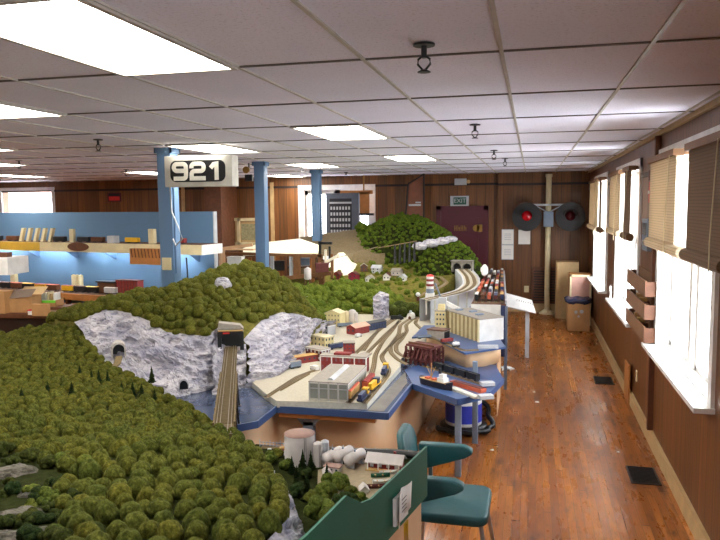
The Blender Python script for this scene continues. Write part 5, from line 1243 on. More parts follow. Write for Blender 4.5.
t = thing('model_barge', 'long low rust red barge on the blue deck beside the freighter', 'model ship', (a + b_) / 2, math.atan2(d.y, d.x)); L2 = d.length / 2
MB().extrude([(-L2, 0), (L2 * .95, 0), (L2, .035), (-L2 * 1.03, .035)], 'y', -.035, .035).build('hull', 'orange', t); MB().box(-L2 * .9, L2 * .9, -.028, .028, .035, .04).build('barge_deck', 'oxide', t)
m = MB(); m.bar((-.02, 0, 0), (0, 0, 0), .01)
a = P(452, 389, ZD + .003); b_ = P(478, 399, ZD + .003); d = b_ - a
tag(MB().box(-d.length / 2, d.length / 2, -.03, .03, 0, .02).build('model_pier', 'concrete', None, (a + b_) / 2, math.atan2(d.y, d.x)), 'pale low pier at the front edge of the blue deck', 'model pier')
for px, py, l in [(482, 384, 'grey block at the outer end of the black hopper track'), (480, 397, 'grey block at the outer end of the pale pier')]:
    tag(MB().box(-.06, .06, -.04, .04, 0, .03).build('model_dock_block', 'lgrey', None, P(px, py, ZD + .024 if py > 390 else ZD + .014) + Vector((.05, -.03, -.0)), .4), l, 'block')

# drum, hose beneath the table
t = thing('shop_vacuum', 'white drum vacuum with blue band beneath the blue dock', 'vacuum', P(462, 433, 0) + Vector((0, .16, 0)))
MB().rev((0, 0, .03), [(.17, 0), (.19, .02), (.19, .36), (.17, .38), (.12, .44), (.0, .46)], 28).build('drum', 'white', t); MB().rev((0, 0, .1), [(.1915, 0), (.1915, .19)], 28).build('blue_band', 'bluelabel', t); MB().rev((0, 0, 0), [(.24, .02), (.25, .04), (.24, .06), (.18, .07)], 28).build('base_ring', 'black', t)
for k in range(4): a_ = k * math.pi / 2 + .6; MB().rev((.2 * math.cos(a_) - .0, .2 * math.sin(a_), .02), [(.0, -.02), (.02, -.01), (.02, .01), (0, .02)], 10).build('caster', 'black', t)
h = []
for k in range(40):
    a_ = -2.6 + k * .1; rr_ = .29 + .02 * math.sin(k); h.append((rr_ * math.cos(a_), rr_ * math.sin(a_), .04 + max(0, k - 26) * .022))
MB().tube(h, .026, 10).build('hose', 'black', t)

# teal chair
t = thing('chair', 'teal padded armchair beside the green fascia board', 'chair', (0, 0, 0))
seat_c = Vector((-.47, 4.40, .45))
def pad(poly, axis, lo, hi, name, bev=.02): o = MB().extrude(poly, axis, lo, hi).build(name, 'teal', t, bevel=bev); return o
def rr2(x0, x1, y0, y1, r, n=6): return rrect(x0, x1, y0, y1, r, n)
pad(rr2(-.72, -.235, 4.13, 4.66, .08), 'z', .39, .455, 'seat', .022)
bk = MB(); v = []
pf = rr2(4.20, 4.60, .55, .90, .12, 6); n = len(pf)
for off in (0, .05): v += [(-.80 + off - .10 * (z - .5) + .9 * ((y - 4.4) ** 2) * 1.0, y, z) for y, z in pf]
bk.add(v, [tuple(range(n)), tuple(range(2 * n - 1, n - 1, -1))] + [(i, n + i, n + (i + 1) % n, (i + 1) % n) for i in range(n)]); bk.build('backrest', 'teal', t, bevel=.018)
for y0 in (4.03, 4.64):
    m = MB(); m.extrude([(-.74, .52), (-.42, .63), (-.37, .66), (-.37, .69), (-.43, .715), (-.74, .715)], 'y', y0, y0 + .075); m.build('armrest', 'teal', t, bevel=.024)
    m = MB(); m.bar((-.66, y0 + .037, .60), (-.66, y0 + .06, .40), .025); m.build('arm_post', 'chrome', t)
for x, y, x2, y2 in ((-.68, 4.19, -.72, 4.13), (-.28, 4.19, -.22, 4.12), (-.68, 4.6, -.72, 4.68), (-.28, 4.6, -.22, 4.68)):
    MB().tube([(x, y, .395), (x2, y2, 0)], .014, 8).build('leg', 'chrome', t)
MB().tube([(-.74, 4.4, .4), (-.80, 4.4, .45), (-.79, 4.4, .6)], .016, 8).build('back_post', 'chrome', t)

# ------------------------------------------------------------------ harbour village module in front, behind the green fascia board
ZL = .87
fp = lambda y: -.54 - .198 * (3.7 - y)
t = thing('fascia_board', 'dark green fascia board with stepped top along the front module', 'fascia', (0, 0, 0))
prof = [(3.70, .755), (3.70, 1.035), (2.97, 1.035), (2.86, 1.06), (2.72, 1.15), (2.4, 1.13), (1.5, 1.13), (1.5, .755)]
m = MB(); v = [(fp(y), y, z) for y, z in prof] + [(fp(y) - .012, y, z) for y, z in prof]; n = len(prof)
m.add(v, [tuple(range(n)), tuple(range(2 * n - 1, n - 1, -1))] + [(i, n + i, n + (i + 1) % n, (i + 1) % n) for i in range(n)]); m.build('board', 'green', t)
m = MB(); v = [(fp(y) - .02, y, z) for y, z in ((3.66, .02), (3.66, .76), (1.5, .76), (1.5, .02))] + [(fp(y) - .03, y, z) for y, z in ((3.66, .02), (3.66, .76), (1.5, .76), (1.5, .02))]
m.add(v, [(0, 1, 2, 3), (7, 6, 5, 4), (0, 4, 5, 1), (1, 5, 6, 2), (2, 6, 7, 3), (3, 7, 4, 0)]); m.build('plywood_skirt', 'ply', t)
t = thing('paper_holder', 'white paper sheets in a holder on the green fascia board', 'paper holder', (0, 0, 0))
m = MB(); y0, y1 = 3.20, 3.36
v = [(fp(y) + o_, y, z) for o_ in (.004, .02) for y, z in ((y0, .80), (y1, .80), (y1, .94), (y0, .94))]
m.add(v, [(3, 2, 1, 0), (4, 5, 6, 7), (0, 1, 5, 4), (1, 2, 6, 5), (2, 3, 7, 6), (3, 0, 4, 7)]); m.build('holder', 'white', t)
m = MB(); v = []
for k in range(9):
    y = y0 - .0 + (y1 - y0) * k / 8; bo = .022 + .01 * math.cos(k * .8)
    v += [(fp(y) + bo, y, .79 + .006 * k), (fp(y) + bo + .006, y, .97 + .004 * math.sin(k * .9))]
m.add(v, [(2 * k, 2 * k + 1, 2 * k + 3, 2 * k + 2) for k in range(8)], 0, True); o = m.build('sheet', 'paper', t); sd = o.modifiers.new('thick', 'SOLIDIFY'); sd.thickness = .002
m = MB(); [m.bar((fp(3.24) + .034, 3.24, .92 - .02 * k), (fp(3.3) + .034, 3.3, .922 - .02 * k), .002) for k in range(4)]; m.build('print_lines', 'ink', t)
for k in range(3):
    y = 3.33 + .02 * k
    tag(MB().tube([(fp(y) + .012, y, .76), (fp(y) + .016, y - .01, .4), (fp(y) + .014, y + .01, .03)], .005, 6).build('yellow_wire', 'yellow'), 'yellow wire hanging down under the end of the green board', 'wire', 'yellow wires under the green board')
vill = [(fp(1.5) - .02, 1.5), (fp(3.66) - .014, 3.66), (-.60, 3.98), (-1.66, 3.98), (-1.75, 3.75), (-1.5, 3.3), (-1.25, 2.95), (-1.0, 2.4), (-.9, 1.5)]
o = thing('village_module', 'front layout module with the harbour village and fuel tanks', 'layout module', (0, 0, 0))
m = MB(); m.prism(vill, ZL - .12, ZL, 0, 1); m.build('module_top', ['soil', 'ply'], o)
lot = [P(318, 470, ZL + .002), P(400, 452, ZL + .002), (-.64, 3.66), (-.69, 3.2), (-.85, 3.15), (-1.05, 3.3)]
m = MB(); m.prism([(q[0], q[1]) for q in lot], ZL, ZL + .003); m.build('gravel_lot', plain('village_gravel', srgb(150, 134, 108), .9, scale=40, var=.15), o)
m = MB(); [m.box(x - .03, x + .03, y - .03, y + .03, 0, ZL - .12) for x, y in ((-.75, 3.9), (-1.6, 3.85), (-1.0, 1.7))]; m.build('leg', 'wood', o)
# tanks
def big_tank(name, px, py, r, h, mat, label, roofm=None, group=None):
    t = thing(name, label, 'model tank', P(px, py, ZL), 0, group)
    MB().rev((0, 0, 0), [(r, 0), (r, h)], 36).build('tank_shell', mat, t); MB().rev((0, 0, h), [(r * 1.015, 0), (r * 1.015, .004), (r * .5, .012), (0, .018)], 36).build('tank_roof', roofm or mat, t)
    m = MB(); [m.rev((0, 0, h * k / 4), [(r * 1.004, -.0015), (r * 1.01, 0), (r * 1.004, .0015)], 36) for k in (1, 2, 3)]; m.build('tank_hoop', mat, t)
    m = MB(); [m.bar((r * .6 + .01 * s, -r * .82, 0), (r * .6 + .01 * s, -r * .82, h), .002) for s in (0, 1)]; m.build('ladder', 'dark', t); return t
big_tank('model_storage_tank', 300, 462, .088, .17, 'tank', 'biggest round storage tank, whitish with a rusty roof, in the front village', 'tank_rust')
big_tank('model_silo', 318, 466, .026, .13, 'tank', 'slim pale silo right of the big round tank, nearer one', None, 'slim silos beside the big tank'); big_tank('model_silo', 325, 462, .024, .12, 'lgrey', 'slim pale silo right of the big round tank, farther one', None, 'slim silos beside the big tank')
for k, (px, py) in enumerate([(333, 464), (343, 463), (355, 466)]):
    t = thing('model_fuel_tank', ['left', 'middle', 'right'][k] + ' one of three lying fuel tanks beside the slim silos', 'model tank', P(px, py, ZL), -.35, 'lying fuel tanks in the front village')
    MB().rev((0, 0, .055), [(0, -.085), (.02, -.083), (.031, -.072), (.031, .072), (.02, .083), (0, .085)], 18, 'y').build('tank_shell', 'tank', t)
    [MB().box(-.026, .026, y - .006, y + .006, 0, .035).build('cradle', 'lgrey', t) for y in (-.045, .045)]; MB().cyl((0, 0, .084), .006, .012, 8).build('vent_cap', 'grey', t)
building('model_pump_house', 'small flat roofed pump shed in front of the lying fuel tanks', P(333, 472, ZL), -.1, .09, .05, .035, 'tank', 'flat', 'tank_rust', [('f', 3, 1, .012, .015)])
t = building('model_boat_house', 'red walled shack with long white roof in the front village', P(386, 467, ZL + .004), -.05, .19, .09, .045, 'brick', 'gable_x', 'tank', [('f', 4, 1, .02, .022)], 'lgrey', over=.014, rh=.03)
[MB().box(-.09 + .06 * k, -.085 + .06 * k, -.075, -.07, 0, .045).build('porch_post', 'white', t) for k in range(4)]; MB().box(-.1, .1, -.08, -.045, 0, .006).build('porch_deck', 'tanpaint', t)
MB().rev((.05, .01, .07), [(.008, 0), (.008, .022)], 8).build('chimney', 'brick', t)
def boat(px, py, rz, mat, label):
    t = thing('model_boat', label, 'model boat', P(px, py, ZL + .004), rz, 'small boats drawn up in the front village'); m = MB(); v = []
    for x, w_, z in ((-.05, .006, .02), (-.03, .013, .017), (.0, .015, .016), (.03, .012, .018), (.055, .001, .024)): v += [(x, -w_ * .4, 0), (x, -w_, z), (x, w_, z), (x, w_ * .4, 0)]
    m.add(v, [(4 * i + k, 4 * i + (k + 1) % 4, 4 * i + 4 + (k + 1) % 4, 4 * i + 4 + k) for i in range(4) for k in (0, 2, 3)]); o = m.build('hull', mat, t); sd = o.modifiers.new('thick', 'SOLIDIFY'); sd.thickness = .002
    m = MB(); [m.box(x - .004, x + .004, -.012, .012, .011, .014) for x in (-.025, .015)]; m.build('thwart', 'tanpaint', t)
boat(388, 474, .35, 'white', 'white model boat, farthest of the row by the white roofed shack'); boat(380, 477, .3, 'green', 'green model boat in the middle of the row'); boat(382, 483, .35, 'white', 'second white model boat, nearer the fascia board'); boat(376, 488, .3, 'oxide', 'dark red model boat nearest the fascia board')
tag(MB().tube([P(333, 452, ZL + .03), P(360, 452, ZL + .03), P(390, 453, ZL + .03), P(421, 456, ZL + .03)], .022, 10).build('model_pipeline', 'black'), 'long black train like pipe along the back of the front village', 'model pipe')
track([(262, 447), (300, 449), (345, 450), (395, 451), (424, 454)], ZL + .003, 'track along the back edge of the front village', None)
t = thing('model_fence', 'grey picket fence and pipe rack along the far edge of the front village', 'model fence', (0, 0, 0))
a = P(262, 443, ZL); b_ = P(421, 447, ZL); a = Vector((-1.62, 3.94, ZL)); b_ = Vector((-.62, 3.955, ZL)); m = MB()
for k in range(46): q = a.lerp(b_, k / 45); m.box(q.x - .002, q.x + .002, q.y - .002, q.y + .002, ZL, ZL + .035 + .012 * (k % 3 == 0))
m.build('pickets', 'lgrey', t); m = MB(); [m.bar(a + Vector((0, 0, z)), b_ + Vector((0, 0, z)), .003) for z in (.012, .03)]; m.build('fence_rail', 'grey', t)
rnd = random.Random(8)
for k in range(14):
    q = a.lerp(b_, rnd.uniform(.03, .97)) + Vector((0, -.05 - .03 * rnd.random(), 0)); s = rnd.uniform(.008, .018)
    tag(MB().box(-s, s, -s * .7, s * .7, 0, s * 1.6).build('model_crate', rnd.choice(['lgrey', 'dwood', 'dark', 'tanpaint', 'oxide']), None, q, rnd.random()), 'tiny crate lying along the back track of the front village', 'model crate', 'crates along the back of the front village')
sh_ = [(338, 478, .06), (352, 484, .05), (325, 486, .07), (345, 497, .075), (318, 503, .07), (333, 512, .08), (362, 490, .04), (303, 470, .05), (290, 452, .035), (278, 450, .04), (270, 456, .05), (357, 499, .045), (327, 474, .04), (312, 488, .05), (350, 508, .06), (298, 482, .05), (285, 462, .045)]
for k, (px, py, r) in enumerate(sh_):
    lv = ZL + (.02 + .11 * max(0, (py - 470) / 45))
    p = P(px, py + 4, lv); p.z = ZL
    shrub('model_shrub', p + Vector((0, 0, max(0, lv - ZL - .05))), r * .95, ['shrub', 'tree', 'shrub', 'conifer'][k % 4], 'loose leafy bush between the hillside and the village lot', 'bushes by the front village', 70 + k, 16)
for k, (px, py, h_) in enumerate([(303, 478, .17), (311, 470, .12), (297, 492, .15), (307, 500, .16), (292, 474, .11), (327, 480, .1)]):
    conifer(P(px, py, ZL), h_, 'dark ragged fir beside the big round tank', 'dark firs beside the big tank', 30 + k)
for px, py, mt, l in [(322, 464, 'white', 'tiny white hut left of the lying tanks'), (288, 456, 'white', 'tiny white hut in the bushes left of the big tank'), (364, 492, 'white', 'white tent like hut among bushes near the green board'), (327, 475, 'lgrey', 'tiny grey hut below the pump shed')]:
    building('model_hut', l, P(px, py, ZL), .4, .04, .05, .02, mt, 'gable', 'tank', rh=.018)

# ------------------------------------------------------------------ middle hill with the town behind the yard
fr = [P(316, 336, ZY), P(326, 325, ZY), P(340, 317, ZY), P(358, 314, ZY), P(378, 315, ZY), P(396, 315, ZY)]
midc = [tuple(p) for p in fr] + [tuple(PY(310, 306, 8.8)), tuple(PY(330, 302, 9.6)), tuple(PY(360, 300, 10.1)), tuple(PY(390, 304, 9.9)), tuple(PY(308, 289, 9.8)), tuple(PY(350, 284, 10.7)), tuple(PY(395, 294, 10.4)), tuple(PY(300, 286, 10.6)), tuple(PY(345, 278, 11.4)), tuple(PY(382, 276, 11.5)),
        tuple(PY(420, 284, 10.7)), tuple(PY(425, 297, 9.8)), tuple(PY(448, 286, 10.4)), tuple(PY(340, 270, 12.0)), tuple(PY(380, 266, 12.0)), tuple(PY(285, 290, 9.8)), tuple(PY(341, 262, 11.8)), tuple(PY(320, 264, 11.6)), tuple(PY(362, 262, 12.0)), tuple(PY(440, 272, 11.5)), tuple(PY(300, 276, 11.6))]
f_mid = tps(midc, .02)
mp = [(p.x, p.y) for p in fr] + [PY(400, 302, 10.15).xy[:], PY(424, 298, 10.2).xy[:], PY(446, 290, 10.4).xy[:], (-1.15, 11.5), (-2.4, 12.3), (-3.9, 12.1), (-4.3, 10.9), (-4.1, 9.8), (-3.6, 9.0), (-3.1, 8.45)]
o = terrain('model_hillside', mp, f_mid, .12, ZY, 'grass', .02); tag(o, 'middle hill with green woods and a small town behind the rail yard', 'model hill')
cliff('rock_face', [PY(373, 297, 9.6), PY(380, 291, 9.65), PY(389, 294, 9.7)], [P(373, 319, ZY), P(381, 320, ZY), P(389, 318, ZY)], 'rock', o, 40, 30, .05, 6)
items = []
wood_poly = [(p.x, p.y + .03) for p in fr] + [PY(402, 300, 10.1).xy[:], PY(395, 294, 10.4).xy[:], PY(372, 288, 10.7).xy[:], PY(350, 284, 10.7).xy[:], PY(308, 289, 9.9).xy[:], (-3.45, 9.2), (-3.05, 8.5)]
for x, y, r in poisson(wood_poly, f_mid, lambda x, y, r: r.choice((.04, .05, .06, .07)), 21, 9000): items.append((x, y, f_mid(x, y) - .015, r * 1.15, 0))
items2 = [(x, y, f_mid(x, y) - .01, r, 0) for x, y, r in poisson(mp, f_mid, lambda x, y, r: r.choice((.03, .04, .05)), 22, 330)]
tag(merged('model_forest', items + items2, ['tree_g'], P3, 6), 'bright green woods on the middle hill above the yard', 'model trees', None, 'stuff')
tag(road('model_road', [PY(275, 287, 9.6) , PY(285, 291, 9.5), PY(298, 296, 9.2), PY(306, 299, 9.0)], .1, 'concrete', .03), 'pale model road running down beside the woods', 'model road')
def onmid(px, py, y, dz=0): p = PY(px, py, y); p.z = f_mid(p.x, p.y) + dz; return p
t = thing('model_water_tank', 'silver water tank on legs at the left of the hill town', 'model tank', onmid(308, 292, 10.0))
MB().rev((0, 0, .13), [(.0, 0), (.05, .01), (.055, .02), (.055, .17), (.0, .20)], 18).build('tank_shell', 'tank', t)
m = MB(); [m.bar((sx * .045, sy * .045, 0), (sx * .035, sy * .035, .15), .01) for sx in (-1, 1) for sy in (-1, 1)]; m.build('tower_leg', 'dwood', t)
town = [(330, 272, 10.9, .22, .14, .10, 'oxide', 'gable_x', 'lgrey', 'long dark red town building with a pale roof, left in the hill town'), (338, 279, 10.5, .12, .10, .09, 'brick', 'gable', 'oxide', 'brick house near the left end of the hill town'),
        (354, 279, 10.5, .15, .12, .12, plain('crimson_paint', srgb(150, 40, 62), .7), 'gable', 'oxide', 'crimson house, brightest in the hill town'), (364, 274, 10.9, .12, .1, .09, 'dwood', 'gable', 'roof_grey', 'brown house behind the crimson house'),
        (370, 282, 10.4, .12, .1, .07, 'white', 'gable', 'roof_grey', 'low white house just right of the crimson house'), (377, 275, 10.9, .16, .12, .09, 'lgrey', 'gable_x', 'lgrey', 'pale grey house in the middle right of the hill town'),
        (387, 280, 10.5, .11, .1, .08, 'white', 'gable', 'oxide', 'white house with red roof in the hill town'), (397, 276, 10.8, .16, .12, .07, 'tank', 'gable_x', 'roof_grey', 'wide pale house near the right end of the hill town'), (403, 283, 10.3, .1, .1, .07, 'white', 'gable', 'lgrey', 'small white house at the right end of the hill town'),
        (345, 270, 11.2, .12, .1, .07, 'tanpaint', 'gable', 'dwood', 'tan house at the back of the hill town'), (318, 281, 10.3, .1, .1, .06, 'dwood', 'gable', 'oxide', 'brown hut beside the silver water tank'), (323, 270, 11.0, .16, .12, .13, plain('rose_brick', srgb(120, 52, 48), .8), 'flat', 'roof_grey', 'tall rose brick block at the left back of the hill town')]
for px, py, y, w, d, h, wm_, rf, rm, l in town:
    building('model_house', l, onmid(px, py, y + .75, -.01), random.Random(px).uniform(-.4, .4), w, d, h, wm_, rf, rm, [('f', 2, 2 if h > .085 else 1, .022, .022)], group='hill town houses', rh=.045, over=.01)
for k, (px, py, y, r) in enumerate([(393, 309, 9.6, .09), (399, 306, 9.6, .1), (406, 304, 9.6, .1), (413, 303, 9.65, .09), (402, 298, 9.8, .1), (411, 297, 9.85, .09), (419, 300, 9.7, .09), (396, 300, 9.75, .09), (424, 305, 9.6, .07)]):
    shrub('model_tree', P(px, 316.5 - 1.0 * (k % 2), ZY), r * 1.5, ('tree_d', 'shrub')[k % 2], 'loose bushy tree on the bank above the yard entrance', 'bushy trees above the yard entrance', 300 + k, 18, 'model tree')
# viaduct wall, its curving tracks, twin portals
vd = [PY(425, 300, 9.35), PY(438, 297, 9.5), PY(452, 294, 9.75), PY(465, 290, 10.05), PY(472, 284, 10.4), PY(470, 276, 10.8), PY(463, 269, 11.15)]
vd = resample([tuple(p) for p in vd], 30)
for _ in range(3): vd = [vd[0]] + [(vd[i - 1] + vd[i] * 2 + vd[i + 1]) / 4 for i in range(1, 29)] + [vd[-1]]
t = thing('model_viaduct', 'pale curved retaining wall carrying tracks to the twin portals', 'model viaduct', (0, 0, 0))
m = MB(); v = []
for i, p in enumerate(vd):
    d = vd[min(i + 1, 29)] - vd[max(i - 1, 0)]; q = Vector((-d.y, d.x, 0)).normalized()
    for s, z in ((-.13, ZY), (-.13, p.z + .012), (-.115, p.z + .012), (-.115, p.z), (.13, p.z), (.13, ZY)): v.append((p.x + q.x * s, p.y + q.y * s, z))
m.add(v, [(6 * i + k, 6 * i + k + 1, 6 * i + 7 + k, 6 * i + 6 + k) for i in range(29) for k in range(5)]); m.build('retaining_wall', 'lgrey', t)
road('roadbed', [p + Vector((0, 0, .001)) for p in vd], .2, 'yard', .0005, t)
for i in range(1, 29, 3):
    d = vd[i + 1] - vd[i - 1]; q = Vector((-d.y, d.x, 0)).normalized(); p = vd[i] - q * .135; MB().bar((p.x, p.y, ZY), (p.x, p.y, p.z), .02).build('wall_pier', 'concrete', t)
for s, l in ((-.05, 'outer track on the pale curved viaduct'), (.05, 'inner track on the pale curved viaduct')):
    w_ = []
    for i, p in enumerate(vd):
        d = vd[min(i + 1, 29)] - vd[max(i - 1, 0)]; q = Vector((-d.y, d.x, 0)).normalized(); w_.append(p + q * s + Vector((0, 0, .001)))
    track(w_, 0, l, 'tracks on the viaduct', .045, True)
for k in range(2): track([onmid(x, y, d, .03) for x, y, d in [((418, 287, 10.0), (430, 284, 10.2), (438, 280, 10.5), (434, 275, 10.9), (422, 274, 11.0)), ((428, 291, 9.9), (440, 287, 10.15), (447, 281, 10.5), (441, 275, 10.9), (430, 272, 11.1))][k]], 0, ['inner tan road curve on the hill behind the striped tower', 'outer tan road curve on the hill behind the striped tower'][k], 'curves behind the striped tower', .06, True)
pp = PY(462, 271, 11.12)
t = thing('twin_portal', 'grey concrete portal with two black track openings', 'model tunnel', pp, -.15)
m = MB(); m.box(-.17, -.15, -.02, .1, -.02, .16); m.box(.15, .17, -.02, .1, -.02, .16); m.box(-.012, .012, -.02, .1, -.02, .13); m.box(-.17, .17, -.02, .1, .125, .17)
for c in (-.081, .081):
    for s in (-1, 1): m.extrude([(c + s * .07, .125), (c + s * .07, .07), (c + s * .045, .11), (c, .125)], 'y', -.018, .09)
m.build('portal_frame', 'portal', t); MB().box(-.15, .15, .08, .09, -.02, .13).build('tunnel_throat', 'black', t); MB().box(-.18, .18, -.035, -.02, .15, .17).build('cornice', 'portal', t)

# striped coaling tower
t = thing('model_coaling_tower', 'red and white banded coaling tower on grey legs', 'model tower', PY(430, 300, 9.55))
z0 = -.06
m = MB(); [m.box(x - .012, x + .012, y - .012, y + .012, -.2, z0 + .15) for x in (-.045, .045) for y in (-.045, .045)]; m.box(-.055, .055, -.055, .055, z0 + .05, z0 + .16); m.build('base_leg', 'white', t)
MB().rev((0, 0, z0 + .16), [(.05, 0), (.056, .03), (.056, .06)], 20).build('hopper', 'grey', t)
for k, mt in enumerate(['white', 'brick', 'white', 'brick', 'white']): MB().rev((0, 0, z0 + .22 + .034 * k), [(.05, 0), (.05, .034)], 20).build('band', mt, t)
MB().rev((0, 0, z0 + .39), [(.056, 0), (.04, .02), (0, .03)], 20).build('tower_roof', 'red', t)
MB().bar((.07, 0, z0 + .3), (.15, 0, z0 + .1), .02).build('coal_chute', 'grey', t)
t = thing('model_sand_tower', 'small white ball topped tower left of the coaling tower', 'model tower', onmid(418, 285, 9.9)); MB().cyl((0, 0, 0), .02, .06, 10).build('column', 'oxide', t); MB().rev((0, 0, .06), [(0, 0), (.03, .015), (.035, .035), (.02, .06), (0, .065)], 14).build('ball_top', 'white', t)

# ------------------------------------------------------------------ far mountains
def dome(cx, cy, rx, ry, zb, h, pw, tw=0.0):
    def f(x, y):
        r2 = ((x - cx) / rx) ** 2 + ((y - cy) / ry) ** 2
        return zb + h * max(0, 1 - r2) ** pw + .05 * fbm(x, y, 1.3, 2.2)
    return f, [(cx + rx * .985 * math.cos(a), cy + ry * .985 * math.sin(a)) for a in [2 * math.pi * k / 40 for k in range(40)]]
f1, q1 = dome(-2.42, 13.3, 1.18, 1.1, 1.2, .93, .6); f2, q2 = dome(-1.36, 11.75, .68, .68, .72, 1.0, .55)
o1 = terrain('model_mountain', q1, f1, .14, ZY, 'soil', .02); tag(o1, 'tall rounded green mountain at the far end of the layout', 'model mountain')
o2 = terrain('model_mountain', q2, f2, .12, ZY, 'soil', .02); tag(o2, 'lower green mountain over the twin portals', 'model mountain')
for q_, f_, l, sd_ in ((q1, f1, 'dense green foliage on the tall far mountain', 31), (q2, f2, 'dense green foliage on the lower mountain over the portals', 32)):
    it = [(x, y, f_(x, y) - .02, r, 0) for x, y, r in poisson(q_, f_, lambda x, y, r: r.choice((.03, .038, .046)), sd_, 9000)]
    # the steep skirts carry foliage too
    n = len(q_); r_ = random.Random(sd_)
    for k in range(420):
        i = r_.randrange(n); a = Vector(q_[i]).lerp(Vector(q_[(i + 1) % n]), r_.random()); it.append((a.x, a.y, r_.uniform(.95, f_(a.x, a.y)), r_.uniform(.035, .055), 0))
    it = [w for w in it if not (abs(w[0] - pp.x) < .2 and w[1] < pp.y + .12 and w[2] < pp.z + .18)]
    tag(merged('mountain_foliage', it, ['mtn'], P2, sd_), l, 'foliage', None, 'stuff')
for k, (px, py, y, s) in enumerate([(420, 246, 11.45, .11), (431, 243, 11.5, .12), (442, 241, 11.55, .11), (451, 239, 11.6, .09)]):
    rock('model_rock', PY(px, py, y), s * 1.2, s * .7, s * .6, k + 3, ['leftmost', 'second from left', 'third from left', 'rightmost'][k] + ' of the pale rocks between the two far mountains', 'pale rocks between the mountains', 'rock')
f3 = tps([tuple(PY(320, 258, 11.9)), tuple(PY(345, 255, 12.0)), tuple(PY(366, 257, 12.1)), tuple(PY(300, 238, 12.9)), tuple(PY(332, 233, 13.3)), tuple(PY(366, 229, 13.3)), tuple(PY(322, 245, 12.5)), tuple(PY(365, 244, 12.6)), tuple(PY(300, 240, 13.9)), tuple(PY(366, 230, 13.9))], .01)
sp_ = [PY(318, 258, 11.9).xy[:], PY(345, 256, 12.0).xy[:], PY(385, 258, 12.2).xy[:], PY(385, 235, 13.3).xy[:], (-2.9, 13.9), (-4.5, 13.9), PY(299, 238, 12.9).xy[:], PY(316, 243, 12.5).xy[:]]
o = terrain('model_slope', sp_, f3, .14, 1.0, 'burlap', .04); tag(o, 'bare brown unfinished slope left of the tall far mountain', 'model hill')
shrub('model_shrub', PY(362, 232, 13.1), .14, 'mtn', 'bright green clump at the top of the bare brown slope', None, 91, 18)
t = thing('plaster_slab', 'glaring white unfinished plaster shelf behind the middle post', 'plaster slab', (0, 0, 0))
tp = [PY(240, 255, 10.7), PY(322, 252, 10.7), PY(328, 258, 10.9), PY(316, 243, 11.9), PY(300, 238.5, 12.3), PY(264, 243, 12.0), PY(240, 247, 11.6)]
tp = [PY(243, 254, 10.75), PY(318, 253, 10.75), PY(319, 245, 11.8), PY(300, 238.5, 12.3), PY(266, 242, 12.0), PY(243, 248, 11.5)]
m = MB(); v = [tuple(p) for p in tp] + [(p.x, p.y, p.z - .03) for p in tp]; n = len(tp)
m.add(v, [tuple(range(n)), tuple(range(2 * n - 1, n - 1, -1))] + [(i, (i + 1) % n, n + (i + 1) % n, n + i) for i in range(n)]); m.build('slab', 'plaster', t)
m = MB(); [m.box(PY(x, 260, y).x - .03, PY(x, 260, y).x + .03, y - .03, y + .03, 0, 1.5) for x, y in ((250, 10.85), (312, 10.85), (290, 11.9))]; m.build('slab_leg', 'wood', t)
t = thing('plaster_mound', 'small pale plaster mound where the slab meets the brown slope', 'plaster mound', (0, 0, 0))
c_ = PY(341, 252, 11.7).x; hm = PY(341, 252, 11.7).z - f_mid(c_, 11.7)
fm = lambda x, y: f_mid(x, y) - .02 + (hm + .02) * math.exp(-((x - c_) / .17) ** 2 - ((y - 11.7) / .2) ** 2)
terrain('mound', [(c_ - .25, 11.42), (c_ + .27, 11.42), (c_ + .25, 12.0), (c_ - .25, 12.0)], fm, .07, 1.0, 'plaster', .02, t)
t = thing('plaster_gantry', 'white and black frame standing at the right end of the plaster slab', 'frame', PY(325, 262, 10.6))
m = MB(); m.bar((-.08, 0, 0), (-.08, 0, .33), .035); m.bar((.08, 0, 0), (.08, 0, .25), .03); m.bar((-.1, 0, .3), (.12, 0, .3), .04); m.build('black_frame', 'black', t); m = MB(); m.bar((.02, -.03, -.1), (.02, -.03, .2), .03); m.bar((.02, -.03, 0), (.25, -.03, .12), .04); m.build('white_frame', 'plaster', t)
# open bench framework beneath the plaster
t = thing('bench_framework', 'open wooden benchwork of joists and uprights beneath the white plaster', 'benchwork', (0, 0, 0))
MB().bar(PY(222, 253, 10.6), PY(322, 256, 10.6), .06, .045).build('top_joist', 'bench_wood', t); MB().bar(PY(258, 281, 10.6), PY(332, 273, 10.6), .12, .06).build('lower_joist', 'bench_wood', t)
for x, mt, w_ in ((272, 'lgrey', .05), (286, 'dwood', .04), (291, 'lgrey', .05), (297, 'bench_wood', .09), (314, 'bench_wood', .05), (320, 'bench_wood', .06), (332, 'bench_wood', .04)):
    a = PY(x, 254, 10.6); b_ = PY(x, 277, 10.6); MB().bar(a, (a.x, a.y, b_.z - .02), w_).build('upright', mt, t)
MB().bar(PY(258, 268, 11.8), PY(322, 265, 11.8), .6, .02).build('inner_shelf', 'dwood', t)
m = MB(); [m.box(PY(x, 280, 10.7).x - .04, PY(x, 280, 10.7).x + .04, 10.66, 10.74, 0, 1.3) for x in (262, 322)]; m.build('leg', 'bench_wood', t)
